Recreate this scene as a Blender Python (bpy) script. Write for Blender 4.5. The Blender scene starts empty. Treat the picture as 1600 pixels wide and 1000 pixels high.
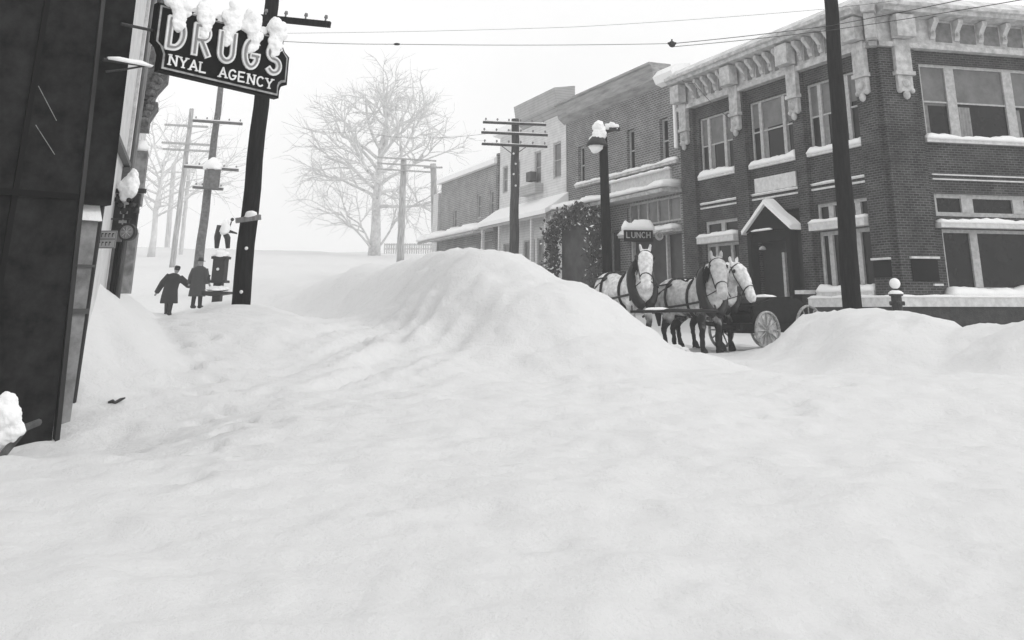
import bpy, bmesh, math, random
import numpy as np
from mathutils import Vector, Matrix, noise
R = math.radians
random.seed(7)
sc = bpy.context.scene
C = sc.collection

# ------------------------------------------------------------------ camera
PITCH = math.atan(479 / 1500)
cam = bpy.data.cameras.new('camera')
cam.sensor_width = 36; cam.lens = 36 * 1500 / 1600
cam.shift_x = -60 / 1600; cam.shift_y = -494 / 1600
cam.clip_start = 0.1; cam.clip_end = 3000
co = bpy.data.objects.new('camera', cam); C.objects.link(co)
co.location = (0, 0, 1.7); co.rotation_euler = (R(90) + PITCH, 0, 0)
sc.camera = co
# ------------------------------------------------------------------ sky and sun (overcast)
SUN_EL, SUN_AZ = R(36), R(96)       # azimuth clockwise from +Y
w = bpy.data.worlds.new('World'); sc.world = w; w.use_nodes = True
nt = w.node_tree; nt.nodes.clear()
out = nt.nodes.new('ShaderNodeOutputWorld'); bg = nt.nodes.new('ShaderNodeBackground')
sky = nt.nodes.new('ShaderNodeTexSky'); sky.sky_type = 'NISHITA'; sky.sun_disc = False
sky.sun_elevation = SUN_EL; sky.sun_rotation = SUN_AZ; sky.dust_density = 6; sky.air_density = 1.0
hs = nt.nodes.new('ShaderNodeRGBToBW')
mx = nt.nodes.new('ShaderNodeMix'); mx.data_type = 'RGBA'; mx.inputs[0].default_value = 0.85
nt.links.new(sky.outputs[0], hs.inputs[0]); nt.links.new(hs.outputs[0], mx.inputs[6])
mx.inputs[7].default_value = (8.1, 8.1, 8.1, 1)
tcw = nt.nodes.new('ShaderNodeTexCoord'); nzw = nt.nodes.new('ShaderNodeTexNoise'); nzw.inputs['Scale'].default_value = 2.2; nzw.inputs['Detail'].default_value = 6
nt.links.new(tcw.outputs['Generated'], nzw.inputs[0])
mrw = nt.nodes.new('ShaderNodeMapRange'); mrw.inputs[3].default_value = .84; mrw.inputs[4].default_value = 1.16; nt.links.new(nzw.outputs[0], mrw.inputs[0])
mlt = nt.nodes.new('ShaderNodeMix'); mlt.data_type = 'RGBA'; mlt.blend_type = 'MULTIPLY'; mlt.inputs[0].default_value = 1
nt.links.new(mx.outputs[2], mlt.inputs[6]); nt.links.new(mrw.outputs[0], mlt.inputs[7]); nt.links.new(mlt.outputs[2], bg.inputs[0]); bg.inputs[1].default_value = 0.144
nt.links.new(bg.outputs[0], out.inputs[0])
sun = bpy.data.lights.new('sun', 'SUN'); sun.energy = 0.7; sun.angle = R(14); sun.color = (1, 1, 1)
so = bpy.data.objects.new('sun', sun); C.objects.link(so)
sd = Vector((math.sin(SUN_AZ) * math.cos(SUN_EL), math.cos(SUN_AZ) * math.cos(SUN_EL), math.sin(SUN_EL)))
so.rotation_euler = sd.to_track_quat('Z', 'Y').to_euler(); so.location = (20, -10, 30)
sc.view_settings.view_transform = 'Standard'; sc.view_settings.look = 'None'
sc.view_settings.exposure = 0.0; sc.view_settings.gamma = 1
sc.render.engine = 'CYCLES'
sc.cycles.max_bounces = 6; sc.cycles.volume_bounces = 1; sc.cycles.diffuse_bounces = 3; sc.cycles.glossy_bounces = 2
sc.cycles.transparent_max_bounces = 6; sc.cycles.use_denoising = True
HAZE = 0.0022

# ------------------------------------------------------------------ measuring helpers (photo pixel -> place)
cp, sp_ = math.cos(PITCH), math.sin(PITCH)
def ray(px, py):
    v = py - 6
    return (px - 860, 1500 * cp + v * sp_, 1500 * sp_ - v * cp)
def at(px, py, Y):
    r = ray(px, py); k = Y / r[1]
    return Vector((r[0] * k, Y, 1.7 + r[2] * k))

# ------------------------------------------------------------------ materials (the place is a black-and-white world of greys)
def mat(name, v, rough=.8, spec=.3, var=.0, vscale=6.0, bump=0.0, bscale=30.0, stretch=(1, 1, 1), v2=None, metallic=0):
    m = bpy.data.materials.new(name); m.use_nodes = True
    n = m.node_tree; b = n.nodes['Principled BSDF']
    b.inputs['Base Color'].default_value = (v, v, v, 1); b.inputs['Roughness'].default_value = rough
    b.inputs['Specular IOR Level'].default_value = spec; b.inputs['Metallic'].default_value = metallic
    tc = n.nodes.new('ShaderNodeTexCoord'); mp = n.nodes.new('ShaderNodeMapping')
    mp.inputs['Scale'].default_value = stretch; n.links.new(tc.outputs['Object'], mp.inputs[0])
    if var or v2 is not None:
        nz = n.nodes.new('ShaderNodeTexNoise'); nz.inputs['Scale'].default_value = vscale; nz.inputs['Detail'].default_value = 8
        nz.inputs['Roughness'].default_value = .65
        rp = n.nodes.new('ShaderNodeValToRGB')
        a = v * (1 - var); c = v * (1 + var) if v2 is None else v2
        rp.color_ramp.elements[0].position = .35; rp.color_ramp.elements[1].position = .65
        rp.color_ramp.elements[0].color = (a, a, a, 1); rp.color_ramp.elements[1].color = (c, c, c, 1)
        n.links.new(mp.outputs[0], nz.inputs[0]); n.links.new(nz.outputs[0], rp.inputs[0]); n.links.new(rp.outputs[0], b.inputs['Base Color'])
    if bump:
        nb = n.nodes.new('ShaderNodeTexNoise'); nb.inputs['Scale'].default_value = bscale; nb.inputs['Detail'].default_value = 6
        bp = n.nodes.new('ShaderNodeBump'); bp.inputs['Strength'].default_value = bump; bp.inputs['Distance'].default_value = .03
        n.links.new(mp.outputs[0], nb.inputs[0]); n.links.new(nb.outputs[0], bp.inputs['Height']); n.links.new(bp.outputs[0], b.inputs['Normal'])
    return m

def brick_mat(name, c1, c2, mortar, bw=.21, rh=.075, ms=.012, snow=0.0, lo=.45, hi=1.7):
    m = bpy.data.materials.new(name); m.use_nodes = True
    n = m.node_tree; b = n.nodes['Principled BSDF']; L = n.links.new
    tc = n.nodes.new('ShaderNodeTexCoord'); sx = n.nodes.new('ShaderNodeSeparateXYZ'); L(tc.outputs['Object'], sx.inputs[0])
    ad = n.nodes.new('ShaderNodeMath'); ad.operation = 'ADD'; L(sx.outputs[0], ad.inputs[0]); L(sx.outputs[1], ad.inputs[1])
    cb = n.nodes.new('ShaderNodeCombineXYZ'); L(ad.outputs[0], cb.inputs[0]); L(sx.outputs[2], cb.inputs[1])
    bt = n.nodes.new('ShaderNodeTexBrick'); L(cb.outputs[0], bt.inputs[0])
    bt.inputs['Scale'].default_value = 1; bt.inputs['Brick Width'].default_value = bw; bt.inputs['Row Height'].default_value = rh
    bt.inputs['Mortar Size'].default_value = ms; bt.inputs['Mortar Smooth'].default_value = .2
    for k, c in (('Color1', c1), ('Color2', c2), ('Mortar', mortar)): bt.inputs[k].default_value = (c, c, c, 1)
    nz = n.nodes.new('ShaderNodeTexNoise'); nz.inputs['Scale'].default_value = 1.1; nz.inputs['Detail'].default_value = 9; nz.inputs['Roughness'].default_value = .7
    L(tc.outputs['Object'], nz.inputs[0])
    mr = n.nodes.new('ShaderNodeMapRange'); mr.inputs[1].default_value = .3; mr.inputs[2].default_value = .7
    mr.inputs[3].default_value = lo; mr.inputs[4].default_value = hi; L(nz.outputs[0], mr.inputs[0])
    mu = n.nodes.new('ShaderNodeMix'); mu.data_type = 'RGBA'; mu.blend_type = 'MULTIPLY'; mu.inputs[0].default_value = 1
    L(bt.outputs[0], mu.inputs[6]); L(mr.outputs[0], mu.inputs[7])
    # wind-blown snow stuck to the brick in scattered flecks
    n2 = n.nodes.new('ShaderNodeTexNoise'); n2.inputs['Scale'].default_value = 16; n2.inputs['Detail'].default_value = 9; n2.inputs['Roughness'].default_value = .8
    L(tc.outputs['Object'], n2.inputs[0])
    m2 = n.nodes.new('ShaderNodeMapRange'); m2.inputs[1].default_value = .57; m2.inputs[2].default_value = .74
    m2.inputs[3].default_value = 0; m2.inputs[4].default_value = snow; L(n2.outputs[0], m2.inputs[0])
    m3 = n.nodes.new('ShaderNodeMix'); m3.data_type = 'RGBA'; L(m2.outputs[0], m3.inputs[0]); L(mu.outputs[2], m3.inputs[6])
    m3.inputs[7].default_value = (.5, .5, .5, 1); L(m3.outputs[2], b.inputs['Base Color'])
    bp = n.nodes.new('ShaderNodeBump'); bp.inputs['Strength'].default_value = .5; bp.inputs['Distance'].default_value = .01; bp.invert = True
    L(bt.outputs[1], bp.inputs['Height']); L(bp.outputs[0], b.inputs['Normal'])
    b.inputs['Roughness'].default_value = .9; b.inputs['Specular IOR Level'].default_value = .15
    return m

def board_mat(name, v, pitch=.14, dark=.6):
    m = bpy.data.materials.new(name); m.use_nodes = True
    n = m.node_tree; b = n.nodes['Principled BSDF']; L = n.links.new
    tc = n.nodes.new('ShaderNodeTexCoord'); sx = n.nodes.new('ShaderNodeSeparateXYZ'); L(tc.outputs['Object'], sx.inputs[0])
    d = n.nodes.new('ShaderNodeMath'); d.operation = 'DIVIDE'; d.inputs[1].default_value = pitch; L(sx.outputs[2], d.inputs[0])
    f = n.nodes.new('ShaderNodeMath'); f.operation = 'FRACT'; L(d.outputs[0], f.inputs[0])
    r = n.nodes.new('ShaderNodeValToRGB'); r.color_ramp.elements[0].position = .0; r.color_ramp.elements[1].position = .14
    a = v * dark
    r.color_ramp.elements[0].color = (a, a, a, 1); r.color_ramp.elements[1].color = (1, 1, 1, 1); L(f.outputs[0], r.inputs[0])
    nz = n.nodes.new('ShaderNodeTexNoise'); nz.inputs['Scale'].default_value = 2; nz.inputs['Detail'].default_value = 8; L(tc.outputs['Object'], nz.inputs[0])
    mr = n.nodes.new('ShaderNodeMapRange'); mr.inputs[3].default_value = v * .7; mr.inputs[4].default_value = v * 1.25; L(nz.outputs[0], mr.inputs[0])
    mu = n.nodes.new('ShaderNodeMix'); mu.data_type = 'RGBA'; mu.blend_type = 'MULTIPLY'; mu.inputs[0].default_value = 1
    L(r.outputs[0], mu.inputs[6]); L(mr.outputs[0], mu.inputs[7]); L(mu.outputs[2], b.inputs['Base Color'])
    b.inputs['Roughness'].default_value = .8; b.inputs['Specular IOR Level'].default_value = .2
    return m

def snow_mat(name, v=.84, bump=.35):
    m = bpy.data.materials.new(name); m.use_nodes = True
    n = m.node_tree; b = n.nodes['Principled BSDF']; L = n.links.new
    b.inputs['Base Color'].default_value = (v, v, v, 1); b.inputs['Roughness'].default_value = .85; b.inputs['Specular IOR Level'].default_value = .15
    tc = n.nodes.new('ShaderNodeTexCoord')
    a = n.nodes.new('ShaderNodeTexNoise'); a.inputs['Scale'].default_value = 2.2; a.inputs['Detail'].default_value = 10; a.inputs['Roughness'].default_value = .62
    c = n.nodes.new('ShaderNodeTexNoise'); c.inputs['Scale'].default_value = 24; c.inputs['Detail'].default_value = 8; c.inputs['Roughness'].default_value = .75
    L(tc.outputs['Object'], a.inputs[0]); L(tc.outputs['Object'], c.inputs[0])
    b1 = n.nodes.new('ShaderNodeBump'); b1.inputs['Strength'].default_value = bump; b1.inputs['Distance'].default_value = .12; L(a.outputs[0], b1.inputs['Height'])
    b2 = n.nodes.new('ShaderNodeBump'); b2.inputs['Strength'].default_value = .5; b2.inputs['Distance'].default_value = .025
    L(c.outputs[0], b2.inputs['Height']); L(b1.outputs[0], b2.inputs['Normal']); L(b2.outputs[0], b.inputs['Normal'])
    return m

SNOW = snow_mat('snow', .70, .55); SNOWC = snow_mat('snow_cap', .93, .5)
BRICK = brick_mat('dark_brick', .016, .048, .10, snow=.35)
BRICK2 = brick_mat('plain_brick', .09, .14, .30, bw=.26, rh=.1, ms=.018, snow=.35, lo=.7, hi=1.35)  # lighter than the corner brick; some distance haze is in its tone
BRICK4 = brick_mat('far_brick', .17, .23, .40, bw=.3, rh=.12, ms=.02, snow=.4, lo=.75, hi=1.3)  # end of the row lightened, its haze put into the brick colour
BASE = mat('plinth_brick', .035, var=.4, bump=.4)
TRIM = mat('painted_trim', .52, var=.25, vscale=5, bump=.3)
STONE = mat('cornice_stone', .46, var=.30, vscale=4, bump=.5, bscale=14)
STONEL = mat('ledge_stone', .60, var=.15)
SHADOWB = mat('frieze_painted_shade', .16, var=.3)  # shade between the cornice brackets put into a darker tone
CLAP = board_mat('pale_clapboard', .66, dark=.75)
CLAPD = board_mat('grey_clapboard', .42)
FRAME = mat('window_frame_paint', .42, var=.2, vscale=9)
GLASS = mat('dark_glass', .006, rough=.25, spec=.2, var=.6, vscale=1.5)
BLIND = mat('window_blind', .14, rough=.5, var=.25, vscale=2)
CURT = mat('curtain', .22, var=.2)
GLASSF = mat('far_glass', .14, rough=.3, spec=.4, var=.4, vscale=1)  # far panes lightened in colour to carry distance haze
BLACK = mat('black_paint', .005, rough=.7, spec=.08, var=.3)
DARKW = mat('dark_wall_paint', .006, rough=.8, spec=.08, var=.5, v2=.022, vscale=3.5, bump=.2, bscale=12)
DARKW2 = mat('dark_wall_edge', .022, rough=.6, var=.5, vscale=4, stretch=(1, 1, .15))
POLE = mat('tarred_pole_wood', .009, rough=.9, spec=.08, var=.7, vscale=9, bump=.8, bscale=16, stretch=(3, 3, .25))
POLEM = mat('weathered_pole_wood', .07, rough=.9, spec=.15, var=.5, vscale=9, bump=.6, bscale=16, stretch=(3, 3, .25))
POLEF = mat('haze_pale_pole_wood', .40, rough=.9, spec=.15, var=.4, vscale=5, stretch=(3, 3, .3))  # distance haze put into the wood colour of far poles
POLEFF = mat('haze_white_pole_wood', .58, rough=.9, spec=.15, var=.2, vscale=5, stretch=(3, 3, .3))  # farthest poles and fence: haze painted in as near-white wood
GREYW = mat('grey_wood', .20, rough=.9, var=.35, vscale=6, stretch=(3, 3, .3))
LETTER = mat('pale_lettering', .72, rough=.5, var=.15)
LETTERD = mat('faded_lettering', .35, rough=.6, var=.2)
IRON = mat('black_iron', .018, rough=.55, spec=.4, var=.4, bump=.3)
WIRE = mat('dark_wire', .06)
BARK = mat('haze_pale_bark', .62, var=.2, vscale=3)  # pale bark colour stands in for haze around the big tree
BARKL = mat('haze_white_bark', .66, var=.1, vscale=3)  # haze over the left tree is painted into its bark
COAT_W = mat('pale_horse_coat', .42, rough=.75, var=.28, vscale=5, bump=.2, bscale=40)
MANE_W = mat('pale_mane', .5, rough=.9, var=.3, vscale=10, stretch=(1, 1, 1))
MANE_D = mat('dark_mane', .01, rough=.9, var=.4)
HARN = mat('black_harness_leather', .008, rough=.5, spec=.4)
CLOTH = mat('black_wool', .012, rough=.95, var=.4, vscale=30)
CLOTH2 = mat('dark_grey_wool', .04, rough=.95, var=.3, vscale=30)
SKIN = mat('skin', .3, rough=.6)
LEAF = mat('dark_foliage', .06, rough=.8, var=.5, vscale=14)

# ------------------------------------------------------------------ mesh helpers
def link(name, bm, m, parent=None, M=None, smooth=False):
    me = bpy.data.meshes.new(name); bm.normal_update(); bm.to_mesh(me); bm.free()
    if isinstance(m, (list, tuple)):
        for k in m: me.materials.append(k)
    else: me.materials.append(m)
    if smooth: me.polygons.foreach_set('use_smooth', [True] * len(me.polygons))
    o = bpy.data.objects.new(name, me); C.objects.link(o)
    if parent is not None: o.parent = parent
    if M is not None: o.matrix_basis = M
    return o
def tag(o, label, cat, group=None, kind=None):
    if label: o['label'] = label
    if cat: o['category'] = cat
    if group: o['group'] = group
    if kind: o['kind'] = kind
    return o
def thing(name, M, label, cat, group=None):
    o = bpy.data.objects.new(name, None); C.objects.link(o); o.empty_display_size = .3
    o.matrix_basis = M if isinstance(M, Matrix) else Matrix.Translation(Vector(M))
    return tag(o, label, cat, group)
def box(bm, x0, x1, y0, y1, z0, z1):
    v = [bm.verts.new(p) for p in ((x0, y0, z0), (x1, y0, z0), (x1, y1, z0), (x0, y1, z0), (x0, y0, z1), (x1, y0, z1), (x1, y1, z1), (x0, y1, z1))]
    for f in ((0, 3, 2, 1), (4, 5, 6, 7), (0, 1, 5, 4), (1, 2, 6, 5), (2, 3, 7, 6), (3, 0, 4, 7)): bm.faces.new([v[i] for i in f])
def B(*boxes):
    bm = bmesh.new()
    for b in boxes: box(bm, *b)
    return bm
def prism(bm, pts, y0, y1):
    """outline in x,z pulled from y0 to y1"""
    a = [bm.verts.new((p[0], y0, p[1])) for p in pts]; b = [bm.verts.new((p[0], y1, p[1])) for p in pts]
    n = len(pts)
    try: bm.faces.new(a); bm.faces.new(b[::-1])
    except ValueError: pass
    for i in range(n): bm.faces.new((a[i], b[i], b[(i + 1) % n], a[(i + 1) % n]))
    bmesh.ops.recalc_face_normals(bm, faces=bm.faces)
def side_prism(bm, pts, x0, x1):
    """profile in y,z pulled from x0 to x1"""
    a = [bm.verts.new((x0, p[0], p[1])) for p in pts]; b = [bm.verts.new((x1, p[0], p[1])) for p in pts]
    n = len(pts); bm.faces.new(a); bm.faces.new(b[::-1])
    for i in range(n): bm.faces.new((a[i], b[i], b[(i + 1) % n], a[(i + 1) % n]))
    bmesh.ops.recalc_face_normals(bm, faces=bm.faces)
def tube(bm, pts, rad, seg=8, cap=True):
    """round tube through pts; rad a number, list of numbers, or list of (side, other) radii"""
    pts = [Vector(p) for p in pts]; n = len(pts)
    rings = []; ref = None
    for i, p in enumerate(pts):
        d = (pts[min(i + 1, n - 1)] - pts[max(i - 1, 0)]).normalized()
        if ref is None: ref = Vector((0, 1, 0)) if abs(d.y) < .8 else Vector((1, 0, 0))
        a = (ref - d * ref.dot(d)).normalized(); c = d.cross(a)
        r = rad[i] if isinstance(rad, (list, tuple)) else rad
        ra, rc = r if isinstance(r, (list, tuple)) else (r, r)
        rings.append([bm.verts.new(p + a * (ra * math.cos(2 * math.pi * k / seg)) + c * (rc * math.sin(2 * math.pi * k / seg))) for k in range(seg)])
    for i in range(n - 1):
        for k in range(seg):
            bm.faces.new((rings[i][k], rings[i][(k + 1) % seg], rings[i + 1][(k + 1) % seg], rings[i + 1][k]))
    if cap:
        bm.faces.new(rings[0][::-1]); bm.faces.new(rings[-1])
def ball(bm, c, r, sx=1, sy=1, sz=1, sub=2):
    g = bmesh.ops.create_icosphere(bm, subdivisions=sub, radius=r)
    for v in g['verts']: v.co = Vector((v.co.x * sx, v.co.y * sy, v.co.z * sz)) + Vector(c)
def lump(c, r, sx=1, sy=1, sz=1, amp=.25, sub=3, seed=0, bm=None):
    """uneven heap of snow"""
    bm = bm or bmesh.new()
    g = bmesh.ops.create_icosphere(bm, subdivisions=sub, radius=1)
    for v in g['verts']:
        k = 1 + amp * noise.noise(v.co * 1.7 + Vector((seed * 7.1, 3, 1))) + amp * .4 * noise.noise(v.co * 4 + Vector((seed, 9, 2)))
        p = v.co * k * r
        if p.z < 0: p.z *= .25
        v.co = Vector((p.x * sx, p.y * sy, p.z * sz)) + Vector(c)
    return bm
def snow_strip(bm, x0, x1, y0, y1, z, h, seed=0, step=.12, over=.03):
    """bank of snow lying along a ledge: y0 is the street side"""
    n = max(3, int((x1 - x0) / step)); rows = []
    for i in range(n + 1):
        x = x0 + (x1 - x0) * i / n
        e = min(1, min(i, n - i) * step / .12 + .45)
        k = h * e * (1 + .6 * noise.noise(Vector((x * 1.3, seed * 3.3, 1))) + .35 * noise.noise(Vector((x * 5, seed, 4))))
        ov = over * (1 + 1.3 * noise.noise(Vector((x * 3, seed, 8)))); yw = y1 - y0
        prof = ((y0 - ov * .4, z - .012), (y0 - ov, z + k * .35), (y0 + yw * .12, z + k * .85), (y0 + yw * .45, z + k), (y1 - .005, z + k * .95), (y1 - .005, z - .012))
        rows.append([bm.verts.new((x, a, b)) for a, b in prof])
    for i in range(n):
        for k in range(6): bm.faces.new((rows[i][k], rows[i + 1][k], rows[i + 1][(k + 1) % 6], rows[i][(k + 1) % 6]))
    bm.faces.new(rows[0]); bm.faces.new(rows[-1][::-1])
    bmesh.ops.recalc_face_normals(bm, faces=bm.faces)
    return bm
def crumbly(name, spots, parent, vox=.012, seed=0, flat=1.0, m=None):
    """uneven snow crust built up of many clots melted together: spots are (x, y, z, r)"""
    rnd = random.Random(seed); bm = bmesh.new()
    for (x, y, z, r_) in spots:
        for k in range(12):
            p = (x + rnd.gauss(0, r_ * .3), y + rnd.gauss(0, r_ * .25), z + rnd.gauss(0, r_ * .4)); q = r_ * rnd.choice((.45, .6, .7, .8))
            g = bmesh.ops.create_icosphere(bm, subdivisions=2, radius=q)
            for v in g['verts']:
                v.co = Vector((v.co.x, v.co.y * .8, v.co.z * flat)) * (1 + .3 * noise.noise(v.co * 9 / max(r_, .05) * .12 + Vector((k, seed, 0)))) + Vector(p)
    o = link(name, bm, m or SNOWC, parent, smooth=True)
    md = o.modifiers.new('melt', 'REMESH'); md.mode = 'VOXEL'; md.voxel_size = vox; md.use_smooth_shade = True
    sm = o.modifiers.new('soft', 'SMOOTH'); sm.factor = .5; sm.iterations = 14
    tx_ = bpy.data.textures.get('snow_grain') or bpy.data.textures.new('snow_grain', 'CLOUDS'); tx_.noise_scale = .07; tx_.noise_depth = 3
    dm = o.modifiers.new('grain', 'DISPLACE'); dm.texture = tx_; dm.strength = vox * 3.6; dm.mid_level = .5; dm.texture_coords = 'LOCAL'
    return o
def frame(o, d):
    """local X along the facade (rightwards from the street), Y into the building, Z up"""
    d = Vector((d[0], d[1], 0)).normalized(); y = Vector((-d.y, d.x, 0))
    M = Matrix(((d.x, y.x, 0, o[0]), (d.y, y.y, 0, o[1]), (0, 0, 1, 0), (0, 0, 0, 1)))
    return M
def wall(bm, x0, x1, z0, z1, holes, depth=.22, back=None, top=True):
    """front skin with real openings and reveals, plus the block of the building behind it"""
    xs = sorted({x0, x1} | {h[0] for h in holes} | {h[2] for h in holes}); zs = sorted({z0, z1} | {h[1] for h in holes} | {h[3] for h in holes})
    for i in range(len(xs) - 1):
        for j in range(len(zs) - 1):
            cx, cz = (xs[i] + xs[i + 1]) / 2, (zs[j] + zs[j + 1]) / 2
            if any(h[0] < cx < h[2] and h[1] < cz < h[3] for h in holes): continue
            v = [bm.verts.new(p) for p in ((xs[i], 0, zs[j]), (xs[i + 1], 0, zs[j]), (xs[i + 1], 0, zs[j + 1]), (xs[i], 0, zs[j + 1]))]
            bm.faces.new(v)
    for a, b, c, d in holes:
        for q in (((a, 0, b), (a, depth, b), (c, depth, b), (c, 0, b)), ((a, 0, d), (c, 0, d), (c, depth, d), (a, depth, d)),
                  ((a, 0, b), (a, 0, d), (a, depth, d), (a, depth, b)), ((c, 0, b), (c, depth, b), (c, depth, d), (c, 0, d))):
            bm.faces.new([bm.verts.new(p) for p in q])
    if back:
        for q in (((x0, 0, z0), (x0, 0, z1), (x0, back, z1), (x0, back, z0)), ((x1, 0, z0), (x1, back, z0), (x1, back, z1), (x1, 0, z1)),
                  ((x0, back, z0), (x0, back, z1), (x1, back, z1), (x1, back, z0)), ((x0, 0, z1), (x1, 0, z1), (x1, back, z1), (x0, back, z1))):
            bm.faces.new([bm.verts.new(p) for p in q])
    bmesh.ops.remove_doubles(bm, verts=bm.verts, dist=.0005)
    return bm

def window(parent, x0, z0, x1, z1, cols=None, rail=None, fw=.07, depth=.16, M=None, sill=None, frame_m=None, glass=None, blind=None, mull=.06, name='window', cross=()):
    """frame with mullions in an opening; cols = positions of mullions; rail = height of meeting rail; blind = height down to which the shades hang"""
    fm = frame_m or FRAME; y0, y1 = depth - .07, depth + .02
    bm = bmesh.new()
    box(bm, x0, x0 + fw, y0, y1, z0, z1); box(bm, x1 - fw, x1, y0, y1, z0, z1)
    box(bm, x0 + fw, x1 - fw, y0, y1, z1 - fw, z1); box(bm, x0 + fw, x1 - fw, y0, y1, z0, z0 + fw)
    cs = sorted(cols or [])
    for c in cs: box(bm, c - mull, c + mull, y0 - .015, y1, z0 + fw, z1 - fw)
    edges = [x0 + fw] + [e for c in cs for e in (c - mull, c + mull)] + [x1 - fw]
    for i in range(0, len(edges), 2):
        for zr in ([rail] if rail else []) + list(cross): box(bm, edges[i], edges[i + 1], y0 + .012, y1, zr - .025, zr + .025)
    o = link(name, bm, fm, parent, M)
    g = bmesh.new(); box(g, x0 + fw * .5, x1 - fw * .5, y1 - .03, y1 - .02, z0 + fw * .5, z1 - fw * .5)
    link('pane', g, glass or GLASS, o)
    if blind:
        for i in range(0, len(edges), 2):
            bz = blind + random.uniform(-.12, .12) if (z1 - z0) > 1 else blind
            bb = bmesh.new(); box(bb, edges[i] + .004, edges[i + 1] - .004, y1 - .042, y1 - .034, bz, z1 - fw - .002)
            link('blind', bb, BLIND, o)
            if edges[i + 1] - edges[i] > .45:
                cw = (edges[i + 1] - edges[i]) * random.uniform(.14, .26)
                cb_ = bmesh.new(); zz = blind - .1; xa = edges[i] + .006; nn = 8; row = []
                for k in range(nn + 1): row.append([cb_.verts.new((xa + cw * k / nn, y1 - .05 - .012 * (k % 2), z)) for z in (z0 + fw, zz)])
                for k in range(nn): cb_.faces.new((row[k][0], row[k + 1][0], row[k + 1][1], row[k][1]))
                link('curtain', cb_, CURT, o)
    if sill:
        sh, proj, sn = sill
        link('sill', B((x0 - .08, x1 + .08, -proj, depth - .072, z0 - sh, z0 - .002)), STONEL, o)
        if sn: link('sill_snow', snow_strip(bmesh.new(), x0 - .07, x1 + .07, -proj, depth - .075, z0, sn, seed=int(x0 * 10)), SNOWC, o, smooth=True)
    return o

# ------------------------------------------------------------------ lettering by strokes with serifs
def arc(cx, cy, rx, ry, a0, a1, n=10):
    return [(cx + rx * math.cos(R(a0 + (a1 - a0) * i / n)), cy + ry * math.sin(R(a0 + (a1 - a0) * i / n))) for i in range(n + 1)]
GL = {
 'D': [[(0, 0), (0, 1)], [(0, 1)] + arc(.2, .5, .42, .5, 90, -90, 14) + [(0, 0)]],
 'R': [[(0, 0), (0, 1)], [(0, 1)] + arc(.3, .75, .27, .25, 90, -90, 10) + [(0, .5)], [(.26, .5), (.6, 0)]],
 'U': [[(0, 1), (0, .3)] + arc(.3, .3, .3, .3, 180, 360, 10) + [(.6, .3), (.6, 1)]],
 'G': [arc(.32, .5, .32, .5, 45, 330, 18) + [(.6, .42)], [(.36, .42), (.66, .42)]],
 'S': [arc(.3, .75, .28, .25, 35, 270, 12) + arc(.3, .25, .28, .25, 90, -145, 12)],
 'N': [[(0, 0), (0, 1)], [(0, 1), (.6, 0)], [(.6, 0), (.6, 1)]],
 'Y': [[(0, 1), (.3, .45)], [(.6, 1), (.3, .45)], [(.3, .47), (.3, 0)]],
 'A': [[(0, 0), (.31, 1)], [(.31, 1), (.64, 0)], [(.12, .33), (.52, .33)]],
 'L': [[(0, 1), (0, 0)], [(0, 0), (.5, 0)]],
 'E': [[(0, 0), (0, 1)], [(0, 1), (.52, 1)], [(0, .5), (.42, .5)], [(0, 0), (.54, 0)]],
 'C': [arc(.33, .5, .32, .5, 48, 312, 16)],
 'H': [[(0, 0), (0, 1)], [(.58, 0), (.58, 1)], [(0, .5), (.58, .5)]],
}
SER = {'N': [(0, 0), (0, 1), (.6, 1)], 'Y': [(0, 1), (.6, 1), (.3, 0)], 'A': [(0, 0), (.64, 0)], 'L': [(0, 1)], 'R': [(0, 0), (.6, 0)], 'D': [], 'U': [(0, 1), (.6, 1)], 'E': [], 'H': [(0, 0), (0, 1), (.58, 0), (.58, 1)]}
def glyph(bm, ch, x, z, h, wd, th, y, dy, serif=True):
    k = 0
    for st in GL[ch]:
        pts = [Vector((x + p[0] * wd, z + p[1] * h)) for p in st]
        q = [pts[0]]
        for p in pts[1:]:
            if (p - q[-1]).length > 1e-4: q.append(p)
        pts = q; n = len(pts); lo = []; hi = []
        for i in range(n):
            d = (pts[min(i + 1, n - 1)] - pts[max(i - 1, 0)]).normalized(); nn = Vector((-d.y, d.x)) * th / 2
            ext = d * (th * .35) * (-1 if i == 0 else 1 if i == n - 1 else 0)
            lo.append(pts[i] - nn + ext); hi.append(pts[i] + nn + ext)
        yy = y - k * .0012; k += 1
        for i in range(n - 1):
            a = [lo[i], lo[i + 1], hi[i + 1], hi[i]]
            f = [bm.verts.new((p.x, yy, p.y)) for p in a]; g = [bm.verts.new((p.x, yy + dy, p.y)) for p in a]
            bm.faces.new(f); bm.faces.new(g[::-1]); bm.faces.new((f[0], g[0], g[1], f[1])); bm.faces.new((f[2], g[2], g[3], f[3]))
            if i == 0: bm.faces.new((f[3], g[3], g[0], f[0]))
            if i == n - 2: bm.faces.new((f[1], g[1], g[2], f[2]))
    if serif:
        for sx, sz in SER.get(ch, []):
            cx, cz = x + sx * wd, z + sz * h
            box(bm, cx - th * 1.15, cx + th * 1.15, y - .006, y + dy, cz - th * .3, cz + th * .3)
    bmesh.ops.recalc_face_normals(bm, faces=bm.faces)

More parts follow.
